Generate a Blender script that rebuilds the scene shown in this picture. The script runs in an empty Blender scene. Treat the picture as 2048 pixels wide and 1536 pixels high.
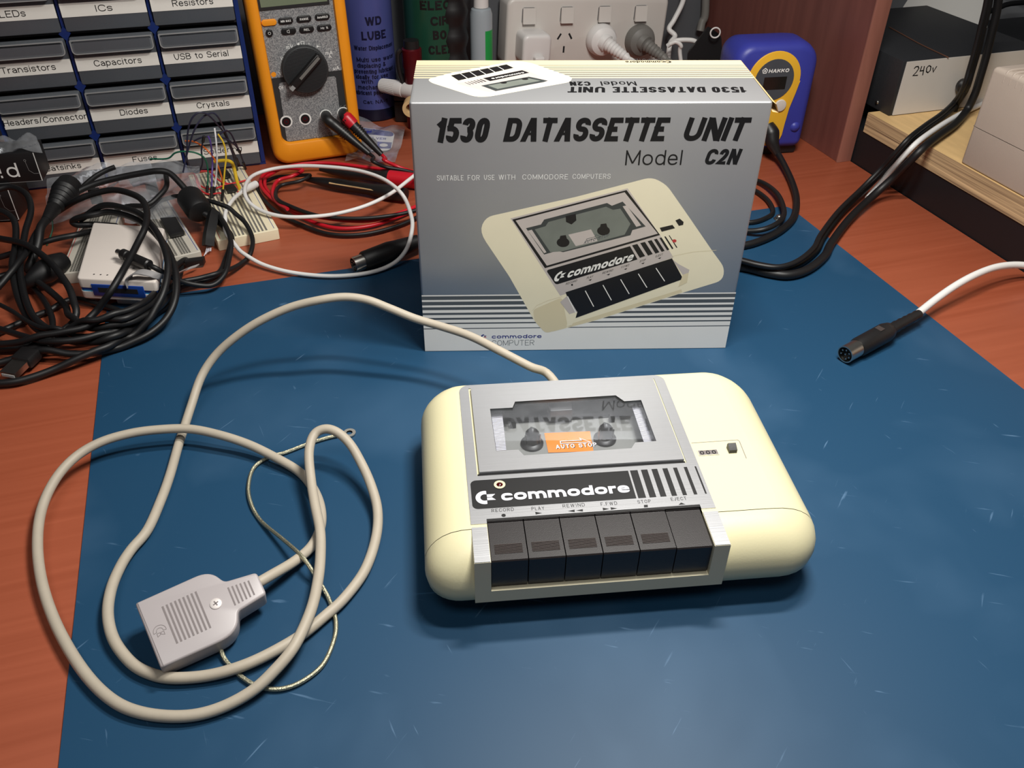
import bpy, bmesh, math, random
from mathutils import Matrix, Vector
random.seed(7)
C = bpy.context.scene.collection
R_ = math.radians

# ------------------------------------------------------------ camera, world, lamps, exposure
CAMH, FPX, PITCH, ROLL = 360.0, 1715.8, .6527, .0115      # millimetres / pixels / radians
_f = Vector((0, math.cos(PITCH), -math.sin(PITCH))); _r = Vector((1, 0, 0)); _u = _r.cross(_f)
RT = _r * math.cos(ROLL) + _u * math.sin(ROLL); UP = _u * math.cos(ROLL) - _r * math.sin(ROLL)
EYE = Vector((0, 0, CAMH))
cd = bpy.data.cameras.new('camera'); cam = bpy.data.objects.new('camera', cd); C.objects.link(cam)
cd.sensor_width = 36; cd.lens = FPX / 2048 * 36; cd.clip_start = .01; cd.clip_end = 50
M = Matrix((RT, UP, -_f)).transposed().to_4x4(); M.translation = EYE * .001; cam.matrix_world = M
bpy.context.scene.camera = cam
vs = bpy.context.scene.view_settings
vs.view_transform = 'Standard'; vs.look = 'None'; vs.gamma = 1; vs.use_curve_mapping = False; vs.exposure = 0.0
w = bpy.data.worlds.new('world'); bpy.context.scene.world = w; w.use_nodes = True
w.node_tree.nodes['Background'].inputs[0].default_value = (.95, .97, 1, 1)
w.node_tree.nodes['Background'].inputs[1].default_value = .05

def area(name, loc, target, sx, sy, power, col):
    l = bpy.data.lights.new(name, 'AREA'); l.shape = 'RECTANGLE'; l.size = sx; l.size_y = sy; l.energy = power; l.color = col
    o = bpy.data.objects.new(name, l); C.objects.link(o); o.location = loc
    o.rotation_euler = (Vector(target) - Vector(loc)).to_track_quat('-Z', 'Y').to_euler(); return o
area('desk_lamp_tube', (.13, .46, .60), (.13, .42, 0), .16, .03, 3.6, (1, .97, .91))
area('desk_lamp_tube', (.13, .315, .60), (.13, .34, 0), .16, .03, 2.6, (1, .97, .91))
area('ceiling_light', (-.1, -.5, 1.9), (0, .7, 0), .9, .5, 8.5, (1, .98, .95))

def ray(px, py): return _f + RT * ((px - 1024) / FPX) - UP * ((py - 768) / FPX)
def at(px, py, z=0): d = ray(px, py); return EYE + d * ((z - CAMH) / d.z)
def onp(px, py, P, n): d = ray(px, py); return EYE + d * ((P - EYE).dot(n) / d.dot(n))

# ------------------------------------------------------------ materials
def srgb(c): return tuple(((x / 255) / 12.92 if x / 255 <= .04045 else ((x / 255 + .055) / 1.055) ** 2.4) for x in c) + (1,)
MATS = {}
def mat(name, col, rough=.5, metal=0, var=.08, vs_=60, bump=.0, bs=400, stretch=(1, 1, 1), coat=0, alpha=1, spec=.5, sub=0):
    m = bpy.data.materials.new(name); m.use_nodes = True; nt = m.node_tree; N = nt.nodes; L = nt.links
    p = N['Principled BSDF']; c = srgb(col)
    tc = N.new('ShaderNodeTexCoord'); mp = N.new('ShaderNodeMapping'); mp.inputs['Scale'].default_value = stretch
    L.new(tc.outputs['Object'], mp.inputs[0])
    n = N.new('ShaderNodeTexNoise'); n.inputs['Scale'].default_value = vs_; n.inputs['Detail'].default_value = 4; L.new(mp.outputs[0], n.inputs[0])
    r = N.new('ShaderNodeMix'); r.data_type = 'RGBA'; L.new(n.outputs[0], r.inputs[0])
    r.inputs[6].default_value = tuple(x * (1 - var) for x in c[:3]) + (1,); r.inputs[7].default_value = tuple(min(1, x * (1 + var)) for x in c[:3]) + (1,)
    L.new(r.outputs[2], p.inputs['Base Color'])
    p.inputs['Roughness'].default_value = rough; p.inputs['Metallic'].default_value = metal
    p.inputs['Coat Weight'].default_value = coat; p.inputs['Alpha'].default_value = alpha; p.inputs['Specular IOR Level'].default_value = spec
    if bump:
        n2 = N.new('ShaderNodeTexNoise'); n2.inputs['Scale'].default_value = bs; L.new(mp.outputs[0], n2.inputs[0])
        b = N.new('ShaderNodeBump'); b.inputs['Strength'].default_value = bump; b.inputs['Distance'].default_value = .0006
        L.new(n2.outputs[0], b.inputs['Height']); L.new(b.outputs[0], p.inputs['Normal'])
    MATS[name] = m; return m
def glass(name, tint=(.95, .97, 1), opac=.06, rough=.03, ior=1.5):
    m = bpy.data.materials.new(name); m.use_nodes = True; nt = m.node_tree; N = nt.nodes; L = nt.links
    N.remove(N['Principled BSDF']); out = N['Material Output']
    t = N.new('ShaderNodeBsdfTransparent'); t.inputs[0].default_value = tint + (1,)
    g = N.new('ShaderNodeBsdfGlossy'); g.inputs['Roughness'].default_value = rough; g.inputs[0].default_value = (.9, .93, 1, 1)
    d = N.new('ShaderNodeBsdfDiffuse'); d.inputs[0].default_value = (.55, .57, .6, 1)
    lw = N.new('ShaderNodeLayerWeight'); lw.inputs[0].default_value = .5; f0 = N.new('ShaderNodeMath'); f0.operation = 'POWER'; f0.inputs[1].default_value = 3.6; L.new(lw.outputs['Facing'], f0.inputs[0])
    f = N.new('ShaderNodeMapRange'); f.inputs[3].default_value = .04; f.inputs[4].default_value = ior - .5; L.new(f0.outputs[0], f.inputs[0])
    nz = N.new('ShaderNodeTexNoise'); nz.inputs['Scale'].default_value = 90; tc = N.new('ShaderNodeTexCoord'); L.new(tc.outputs['Object'], nz.inputs[0])
    mm = N.new('ShaderNodeMath'); mm.operation = 'MULTIPLY'; mm.inputs[1].default_value = opac * 2; L.new(nz.outputs[0], mm.inputs[0])
    a = N.new('ShaderNodeMixShader'); L.new(mm.outputs[0], a.inputs[0]); L.new(t.outputs[0], a.inputs[1]); L.new(d.outputs[0], a.inputs[2])
    b = N.new('ShaderNodeMixShader'); L.new(f.outputs[0], b.inputs[0]); L.new(a.outputs[0], b.inputs[1]); L.new(g.outputs[0], b.inputs[2])
    L.new(b.outputs[0], out.inputs[0]); MATS[name] = m; return m

mat('cream', (217, 210, 172), .42, var=.03, vs_=25, bump=.05, bs=900)
mat('cream_dark', (212, 205, 178), .5, var=.04)
mat('alu', (196, 197, 200), .36, .75, .05, 900, .06, 1500, stretch=(.02, 1, 1))
mat('black_plastic', (24, 23, 24), .42, var=.15, bump=.04, bs=1500)
mat('black_ink_and_shade', (15, 15, 17), .45, var=.05)
mat('key_black', (33, 29, 30), .38, var=.15, vs_=300, bump=.08, bs=2500)
mat('sheen_and_mark_grey', (66, 58, 56), .3)  # lighter grey paints the gloss on the key ridges; also colours a plug mark
mat('white_ink', (235, 235, 232), .5, var=.02)
mat('orange', (240, 130, 25), .5, var=.03)
mat('well_grey', (128, 128, 124), .5, var=.04)
mat('well_dark', (40, 40, 42), .5)
mat('rib_white', (225, 225, 235), .4)
mat('led_red', (70, 8, 10), .15, coat=1)
mat('cable_beige', (176, 166, 150), .55, var=.07, vs_=120, bump=.05)
mat('plug_grey', (170, 163, 164), .36, var=.03, vs_=60)
mat('groove', (118, 110, 110), .6)
mat('ring_grey', (150, 148, 142), .5, .4)
mat('screw_zinc', (215, 208, 205), .5, .2)
mat('steel', (205, 203, 196), .28, 1, .1, 300)
mat('braid', (190, 186, 160), .35, .9, .5, 1500, .6, 2500)
mat('cable_black', (15, 15, 17), .5, var=.2)
mat('cable_white', (222, 220, 218), .45, var=.03)
mat('silver_card', (186, 187, 189), .44, .68, .03, 30, .03, 300)
mat('cream_print', (216, 201, 168), .38, var=.02)
mat('white_print', (245, 243, 238), .38, var=.02)
mat('grey_print', (98, 103, 107), .45, .3, .03)
mat('kraft', (200, 168, 120), .8, var=.1)
mat('pic_cream', (244, 235, 206), .4, var=.03)
mat('pic_shade', (226, 213, 178), .4, var=.03)
mat('pic_silver', (205, 195, 190), .4, .1)
mat('pic_glass', (120, 125, 118), .4, var=.35, vs_=40)
mat('pic_dark', (62, 66, 66), .4, var=.1)
mat('pic_black', (28, 25, 26), .4)
mat('navy_ink', (45, 50, 130), .5)
mat('red_ink', (200, 60, 60), .5)
mat('blue_frame', (18, 42, 104), .4, var=.1)
mat('dark_cavity', (14, 14, 18), .8)
mat('drawer_plastic', (92, 96, 102), .25, var=.12, vs_=20, alpha=.72)
mat('lip_plastic', (125, 130, 136), .2, var=.1, alpha=.6)
mat('label_paper', (238, 235, 228), .6, var=.03)
mat('meter_orange', (240, 150, 20), .55, var=.06, bump=.1, bs=900)
mat('meter_dark', (42, 44, 46), .55, var=.1)
mat('lcd', (116, 126, 104), .25)
mat('grey_line', (150, 150, 150), .5)
mat('red_plastic', (190, 22, 38), .38, var=.08)
mat('deep_red', (84, 14, 24), .3, .3)
mat('can_blue', (84, 92, 158), .32, .3, .12, 40)
mat('can_navy_ink', (14, 18, 48), .4)
mat('can_dark', (22, 26, 50), .35, .3)
mat('can_green', (34, 80, 62), .3, .3, .12)
mat('green_label', (30, 150, 70), .4)
mat('bottle_clear', (150, 158, 164), .25, var=.05)
mat('white_plastic', (215, 212, 210), .38, var=.03)
mat('grey_plastic', (112, 110, 106), .5, var=.06)
mat('power_white', (205, 200, 194), .4, var=.03)
mat('hakko_blue', (52, 58, 150), .45, var=.05, bump=.1, bs=1200)
mat('hakko_yellow', (232, 178, 50), .45)
mat('hakko_grey', (70, 74, 80), .4)
mat('display', (30, 28, 26), .12)
mat('ply_face', (210, 175, 122), .6, var=.2, vs_=25, stretch=(6, 1, 1))
mat('beige_case', (178, 164, 152), .55, var=.04, bump=.15, bs=1500)
mat('trans_black', (36, 37, 40), .5, var=.15, vs_=300, bump=.2, bs=900)
mat('trans_white', (205, 198, 190), .45, var=.03)
mat('plinth_black', (18, 20, 24), .5)
mat('copper', (150, 105, 85), .4, .7)
mat('wall_paint', (140, 142, 146), .8, var=.04, bump=.1, bs=200)
mat('floor_grey', (90, 88, 86), .8)
mat('back_board', (80, 82, 86), .75, var=.12, vs_=18)
mat('mount_grey', (78, 80, 84), .6)
mat('bread_white', (226, 216, 186), .5, var=.04)
mat('bread_clear', (190, 184, 172), .35, var=.2, vs_=25)
mat('bread_metal', (188, 184, 174), .3, .6)
mat('hole', (70, 68, 62), .7)
mat('debug_white', (226, 216, 208), .4, var=.02)
mat('debug_blue', (20, 60, 140), .4)
mat('cyan_blue', (60, 160, 215), .4)
mat('ribbon_grey', (150, 148, 148), .5, var=.1, vs_=600, stretch=(1, 1, 1))
for n_, c_ in dict(purple=(84, 60, 140), white=(225, 225, 228), yellow=(212, 176, 40), orange=(235, 112, 40), green=(20, 95, 70), navy=(38, 38, 60), red=(205, 45, 50), brown=(95, 70, 60)).items():
    mat('wire_' + n_, c_, .45)
mat('paper_box', (20, 20, 22), .45, var=.2)
glass('window_glass'); glass('bag_film', (.9, .91, .93), .24, .18, 1.4)

def wood(name, c1, c2, scale=(1.6, 22, 22), rough=.38):
    m = mat(name, c1, rough); nt = m.node_tree; N = nt.nodes; L = nt.links
    mp = [n for n in N if n.type == 'MAPPING'][0]; mp.inputs['Scale'].default_value = scale
    nz = [n for n in N if n.type == 'TEX_NOISE'][0]; nz.inputs['Scale'].default_value = 2.2; nz.inputs['Detail'].default_value = 8; nz.inputs['Distortion'].default_value = 1.4
    cr = N.new('ShaderNodeValToRGB'); cr.color_ramp.elements[0].position = .3; cr.color_ramp.elements[1].position = .72
    cr.color_ramp.elements[0].color = srgb(c1); cr.color_ramp.elements[1].color = srgb(c2)
    L.new(nz.outputs[0], cr.inputs[0]); L.new(cr.outputs[0], N['Principled BSDF'].inputs['Base Color'])
wood('cherry', (145, 72, 47), (159, 83, 57), (1.2, 34, 34))
wood('cherry_side', (104, 60, 54), (120, 72, 64), (22, 22, 1.6), .5)
wood('cherry_edge', (132, 84, 72), (150, 98, 84), (22, 22, 2), .5)
wood('ply_edge', (112, 88, 66), (222, 190, 145), (2, 2, 180), .7)

def mat_mat():
    m = mat('mat_blue', (26, 65, 95), .5, spec=.3); nt = m.node_tree; N = nt.nodes; L = nt.links; p = N['Principled BSDF']
    tc = [n for n in N if n.type == 'TEX_COORD'][0]
    base = srgb((26, 65, 95)); prev = None
    def layer(scale, rot, stretch, lo, hi, amt):
        nonlocal prev
        mp = N.new('ShaderNodeMapping'); mp.inputs['Rotation'].default_value = (0, 0, rot); L.new(tc.outputs['Object'], mp.inputs[0])
        mp2 = N.new('ShaderNodeMapping'); mp2.inputs['Scale'].default_value = stretch; L.new(mp.outputs[0], mp2.inputs[0])
        n = N.new('ShaderNodeTexNoise'); n.inputs['Scale'].default_value = scale; n.inputs['Detail'].default_value = 3; n.inputs['Distortion'].default_value = .3; L.new(mp2.outputs[0], n.inputs[0])
        mr = N.new('ShaderNodeMapRange'); mr.inputs[1].default_value = lo; mr.inputs[2].default_value = hi; mr.inputs[4].default_value = amt; L.new(n.outputs[0], mr.inputs[0])
        mx = N.new('ShaderNodeMix'); mx.data_type = 'RGBA'; L.new(mr.outputs[0], mx.inputs[0]); mx.inputs[7].default_value = srgb((120, 155, 190))
        if prev: L.new(prev, mx.inputs[6])
        else: mx.inputs[6].default_value = base
        prev = mx.outputs[2]
    layer(9, .2, (1, 1, 1), .5, .8, .12)
    layer(30, .5, (1, 9, 1), .70, .78, .35); layer(26, -.7, (1, 12, 1), .71, .78, .35); layer(34, 1.4, (1, 10, 1), .72, .80, .35)
    layer(45, 0, (1, 1, 1), .74, .80, .3)
    L.new(prev, p.inputs['Base Color'])
mat_mat()
def granite():
    m = mat('granite', (140, 142, 144), .45); nt = m.node_tree; N = nt.nodes; L = nt.links
    nz = [n for n in N if n.type == 'TEX_NOISE'][0]; nz.inputs['Scale'].default_value = 1100; nz.inputs['Detail'].default_value = 6
    cr = N.new('ShaderNodeValToRGB'); cr.color_ramp.elements[0].position = .38; cr.color_ramp.elements[1].position = .62
    cr.color_ramp.elements[0].color = srgb((100, 102, 106)); cr.color_ramp.elements[1].color = srgb((160, 160, 160))
    L.new(nz.outputs[0], cr.inputs[0]); L.new(cr.outputs[0], N['Principled BSDF'].inputs['Base Color'])
granite()

# ------------------------------------------------------------ objects and mesh helpers (all in millimetres)
def thing(name, label, cat, loc=(0, 0, 0), yaw=0, group=None, roll=0):
    o = bpy.data.objects.new(name, None); C.objects.link(o); o.empty_display_size = .02
    o.matrix_world = Matrix.Translation(Vector(loc) * .001) @ Matrix.Rotation(yaw, 4, 'Z') @ Matrix.Rotation(roll, 4, 'Y')
    o['label'] = label; o['category'] = cat; o['kind'] = 'thing'
    if group: o['group'] = group
    o['_m'] = 1; del o['_m']
    MW[o.name] = Matrix.Translation(Vector(loc)) @ Matrix.Rotation(yaw, 4, 'Z') @ Matrix.Rotation(roll, 4, 'Y')
    return o
MW = {}
def loc_of(t, P): return MW[t.name].inverted() @ Vector(P)      # world mm -> thing mm
def tag(o, label, cat, group=None):
    o['label'] = label; o['category'] = cat; o['kind'] = 'thing'
    if group: o['group'] = group
    return o

def rr(x0, y0, x1, y1, r, n=5):
    r = [r] * 4 if not isinstance(r, (list, tuple)) else r; out = []
    for (cx, cy, a0, q) in ((x1 - r[0], y0 + r[0], -90, r[0]), (x1 - r[1], y1 - r[1], 0, r[1]), (x0 + r[2], y1 - r[2], 90, r[2]), (x0 + r[3], y0 + r[3], 180, r[3])):
        for i in range(n + 1):
            a = R_(a0 + 90 * i / n); out.append((cx + q * math.cos(a), cy + q * math.sin(a)))
    return out
def roundpoly(pts, r, n=4):
    out = []; k = len(pts)
    for i in range(k):
        p, a, b = Vector(pts[i]), Vector(pts[i - 1]), Vector(pts[(i + 1) % k])
        ri = r[i] if isinstance(r, (list, tuple)) else r
        c1 = min(ri, (a - p).length * .49); c2 = min(ri, (b - p).length * .49)
        s, e = p + (a - p).normalized() * c1, p + (b - p).normalized() * c2
        for j in range(n + 1):
            t = j / n; out.append(tuple(s * (1 - t) ** 2 + p * 2 * t * (1 - t) + e * t * t))
    return out
def circ(cx, cy, r, n=20, ry=None): return [(cx + r * math.cos(2 * math.pi * i / n), cy + (ry or r) * math.sin(2 * math.pi * i / n)) for i in range(n)]
def inset(pts, d):
    k = len(pts); out = []
    for i in range(k):
        p, a, b = Vector(pts[i]), Vector(pts[i - 1]), Vector(pts[(i + 1) % k])
        e1, e2 = p - a, b - p
        n1 = Vector((-e1.y, e1.x)).normalized() if e1.length > 1e-6 else Vector((0, 0)); n2 = Vector((-e2.y, e2.x)).normalized() if e2.length > 1e-6 else n1
        n = n1 + n2; n = n.normalized() if n.length > 1e-6 else n1
        cs = max(.5, n.dot(n1)); q = p + n * (d / cs); out.append((q.x, q.y))
    return out
def crv(pts, sub=8, closed=False):
    P = [Vector(p) for p in pts]; n = len(P); out = []
    for i in range(n if closed else n - 1):
        g = lambda j: P[j % n] if closed else P[max(0, min(n - 1, j))]
        p0, p1, p2, p3 = g(i - 1), g(i), g(i + 1), g(i + 2)
        if not closed and i == 0: p0 = p1 * 2 - p2
        if not closed and i == n - 2: p3 = p2 * 2 - p1
        for j in range(sub):
            t = j / sub; out.append(.5 * ((2 * p1) + (p2 - p0) * t + (2 * p0 - 5 * p1 + 4 * p2 - p3) * t * t + (3 * p1 - p0 - 3 * p2 + p3) * t ** 3))
    if not closed: out.append(P[-1])
    return out
FXZ = lambda ox, oy, oz: (lambda u, v, w=0: (ox + u, oy - w, oz + v))      # front face: u right, v up, w towards the viewer
FXY = lambda oz: (lambda u, v, w=0: (u, v, oz + w))

RELAX = []
def reg(t, pts, r, m, n=12, pin=0): RELAX.append((t, [Vector(p) for p in crv(pts, 6)], r, m, n, pin))
def n_two(t, ch): return len(t) == 2 and t[0][1] != t[1][1] and all(p[1] in ((0., 1., .7) if ch.islower() else (0., 1.)) for p in t)
class MB:
    def __init__(s): s.v = []; s.f = []; s.m = []; s.mats = []; s.k = 0
    def mi(s, m):
        if m not in s.mats: s.mats.append(m)
        return s.mats.index(m)
    def add(s, vs_, fs, m):
        k = len(s.v); i = s.mi(m); s.v += [tuple(p) for p in vs_]
        for f in fs: s.f.append(tuple(k + j for j in f)); s.m.append(i)
        return s
    def ngon(s, pts, m, F=None, w=0):
        F = F or FXY(0); return s.add([F(p[0], p[1], w) for p in pts], [range(len(pts))], m)
    def loops(s, L, m, capa=True, capb=True, closed=False):
        n = len(L[0]); vs_ = [p for l in L for p in l]; fs = []
        for i in range(len(L) - (0 if closed else 1)):
            a, b = i * n, ((i + 1) % len(L)) * n
            for j in range(n): fs.append((a + j, a + (j + 1) % n, b + (j + 1) % n, b + j))
        if not closed:
            if capa: fs.append(tuple(range(n))[::-1])
            if capb: fs.append(tuple(range((len(L) - 1) * n, len(L) * n)))
        return s.add(vs_, fs, m)
    def prism(s, pts, w0, w1, m, F=None, bev=0, bev0=0, seg=3, taper=0):
        F = F or FXY(0); L = []
        if bev0:
            for i in range(seg): a = math.pi / 2 * i / seg; L.append([F(x, y, w0 + bev0 * (1 - math.sin(a))) if False else F(x, y, w0 + bev0 - bev0 * math.cos(a)) for x, y in inset(pts, bev0 * (1 - math.sin(a)))])
        L.append([F(x, y, w0 + bev0) for x, y in pts]); top = inset(pts, taper) if taper else pts
        L.append([F(x, y, w1 - bev) for x, y in top])
        if bev:
            for i in range(1, seg + 1): a = math.pi / 2 * i / seg; L.append([F(x, y, w1 - bev + bev * math.sin(a)) for x, y in inset(top, bev * (1 - math.cos(a)))])
        return s.loops(L, m)
    def box(s, x0, y0, z0, x1, y1, z1, m, bev=0, F=None):
        F = F or FXY(0)
        if bev: return s.prism(rr(x0, y0, x1, y1, bev, 2), z0, z1, m, F, bev, bev, 2)
        return s.prism([(x0, y0), (x1, y0), (x1, y1), (x0, y1)], z0, z1, m, F)
    def tube(s, pts, r, m, n=12, sub=8, closed=False, flat=1, smooth=True, rlist=None, caps=True):
        P = crv(pts, sub, closed) if smooth else [Vector(p) for p in pts]
        k = len(P); L = []; nrm = None
        for i in range(k):
            t = (P[(i + 1) % k] - P[i - 1]) if closed else (P[min(k - 1, i + 1)] - P[max(0, i - 1)]); t = t.normalized()
            if nrm is None: nrm = Vector((0, 0, 1)) if abs(t.z) < .9 else Vector((0, 1, 0))
            nrm = (nrm - t * nrm.dot(t)).normalized() if (nrm - t * nrm.dot(t)).length > 1e-5 else nrm; b = t.cross(nrm)
            if rlist: q = i / (k - 1) * (len(rlist) - 1); a = int(min(q, len(rlist) - 2)); rad = rlist[a] + (rlist[a + 1] - rlist[a]) * (q - a)
            else: rad = r
            L.append([P[i] + (b * math.cos(2 * math.pi * j / n) * flat + nrm * math.sin(2 * math.pi * j / n)) * rad for j in range(n)])
        return s.loops(L, m, caps, caps, closed)
    def cyl(s, A, B, r, m, n=20, r2=None, bev=0):
        A, B = Vector(A), Vector(B); r2 = r if r2 is None else r2; d = (B - A); l = d.length; u = d / l
        if bev: return s.tube([A, A + u * bev * .3, A + u * bev, B - u * bev, B - u * bev * .3, B], r, m, n, smooth=False, rlist=None) if False else s.lathe([(0, r - bev), (bev * .3, r - bev * .3), (bev, r), (l - bev, r2), (l - bev * .3, r2 - bev * .3), (l, r2 - bev)], A, u, m, n)
        return s.lathe([(0, r), (l, r2)], A, u, m, n)
    def lathe(s, prof, A, axis, m, n=20, caps=True):
        A = Vector(A); u = Vector(axis).normalized(); q = Vector((0, 0, 1)) if abs(u.z) < .9 else Vector((1, 0, 0)); e1 = u.cross(q).normalized(); e2 = u.cross(e1)
        return s.loops([[A + u * h + (e1 * math.cos(2 * math.pi * j / n) + e2 * math.sin(2 * math.pi * j / n)) * max(r, 1e-3) for j in range(n)] for h, r in prof], m, caps, caps)
    def ring(s, cx, cy, r0, r1, m, F, w=0, n=24):
        vs_ = [F(cx + q * math.cos(2 * math.pi * j / n), cy + q * math.sin(2 * math.pi * j / n), w) for q in (r0, r1) for j in range(n)]
        return s.add(vs_, [(j, (j + 1) % n, n + (j + 1) % n, n + j) for j in range(n)], m)
    def stroke(s, pts, wd, m, F=None, w=0, closed=False):
        F = F or FXY(0); P = [Vector(p[:2]) for p in pts]; k = len(P); l = []; r = []
        for i in range(k):
            a = P[i] - P[i - 1] if (closed or i) else None; b = P[(i + 1) % k] - P[i] if (closed or i < k - 1) else None
            a = a if a is not None and a.length > 1e-9 else b; b = b if b is not None and b.length > 1e-9 else a
            if a is None: return s
            n1 = Vector((-a.y, a.x)).normalized(); n2 = Vector((-b.y, b.x)).normalized(); n = n1 + n2
            n = n.normalized() if n.length > 1e-4 else n1
            d = wd / 2 / max(.55, n.dot(n1)); l.append(P[i] + n * d); r.append(P[i] - n * d)
        vs_ = [F(p.x, p.y, w) for p in l] + [F(p.x, p.y, w) for p in r]
        return s.add(vs_, [(i, (i + 1) % k, k + (i + 1) % k, k + i) for i in range(k if closed else k - 1)], m)
    def text(s, st, x0, y0, W, H, m, F=None, w=0, wt=.14, sh=0, sp=.16, cap=None, k=.6, space=.35):
        hw = H * wt / 2; wid = []; tot = 0
        for ch in st: g = GL.get(ch); q = g[0] if g else space; wid.append(q); tot += q + sp
        tot -= sp; sx = W / tot; x = x0
        for ch, q in zip(st, wid):
            g = GL.get(ch)
            if g:
                gw = q * sx; a0 = x + hw; a1 = x + gw - hw; fl = (lambda u: x + gw / 2) if a1 < a0 else (lambda u: a0 + (a1 - a0) * u)
                for stk in g[1]:
                    thin = stk.startswith('*'); stk = stk.strip('*'); cl = stk.endswith('z'); pts = []; shp = []; toks = []
                    for tk in stk.replace('z', '').split():
                        shp.append(tk.endswith('!')); u, v = tk.strip('!').split(','); toks.append((float(u), float(v))); pts.append(Vector((fl(float(u)), y0 + hw + (H - 2 * hw) * float(v))))
                    if n_two(toks, ch) and abs(pts[0].x - pts[1].x) > .1 * abs(pts[0].y - pts[1].y):
                        a, b = pts; hx = hw * (a - b).length / abs(a.y - b.y); ya, yb = (a.y + hw * (1 if a.y > b.y else -1)), (b.y + hw * (1 if b.y > a.y else -1))
                        q4 = [(a.x - hx, ya), (a.x + hx, ya), (b.x + hx, yb), (b.x - hx, yb)]; s.ngon([(u + sh * (v - y0), v) for u, v in q4], m, F, w + .006 * (s.k % 5)); s.k += 1; continue
                    out = []; n = len(pts)
                    for i in range(n):
                        p = pts[i]
                        if shp[i] or (not cl and i in (0, n - 1)): out.append(p); continue
                        A, B = pts[i - 1], pts[(i + 1) % n]; e1 = .95 if (not cl and i == 1) else .5; e2 = .95 if (not cl and i == n - 2) else .5
                        c1 = (A - p).length * e1; c2 = (B - p).length * e2
                        if cap: c1 = min(c1, cap * H); c2 = min(c2, cap * H)
                        if (A - p).length < 1e-9 or (B - p).length < 1e-9: out.append(p); continue
                        S_, E_ = p + (A - p).normalized() * c1, p + (B - p).normalized() * c2; h1 = S_ + (p - S_) * k; h2 = E_ + (p - E_) * k
                        for j in range(7): t = j / 6; out.append(S_ * (1 - t) ** 3 + h1 * 3 * t * (1 - t) ** 2 + h2 * 3 * t * t * (1 - t) + E_ * t ** 3)
                    if not cl and len(out) > 1:
                        for e_, n_ in ((0, 1), (-1, -2)):
                            d_ = out[e_] - out[n_]
                            tk_ = toks[e_]; ext = (0., 1., .7, -.3) if ch.islower() else (0., 1.)
                            if (abs(d_.x) < .2 * d_.length and tk_[1] in ext) or (abs(d_.y) < .2 * d_.length and tk_[0] in ext): out[e_] = out[e_] + d_.normalized() * hw
                    q2 = [Vector((p.x + sh * (p.y - y0), p.y)) for p in out]
                    q2 = [p for i, p in enumerate(q2) if i == 0 or (p - q2[i - 1]).length > 1e-6]
                    s.stroke(q2, 2 * hw * (.5 if thin and wt > .18 else 1), m, F, w + .006 * (s.k % 5), cl); s.k += 1
            x += (q + sp) * sx
        return s
    def local(s, t): I = MW[t.name].inverted(); s.v = [tuple(I @ Vector(p)) for p in s.v]; return s
    def build(s, name, parent=None, smooth=35, label=None):
        me = bpy.data.meshes.new(name); me.from_pydata([(x * .001, y * .001, z * .001) for x, y, z in s.v], [], s.f)
        for m in s.mats: me.materials.append(MATS[m])
        me.polygons.foreach_set('material_index', s.m)
        bm = bmesh.new(); bm.from_mesh(me); bmesh.ops.recalc_face_normals(bm, faces=bm.faces); bm.to_mesh(me); bm.free()
        if smooth: me.shade_smooth(); me.set_sharp_from_angle(angle=R_(smooth))
        o = bpy.data.objects.new(name, me); C.objects.link(o)
        if parent: o.parent = parent
        if label: o['label'] = label
        return o
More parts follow.
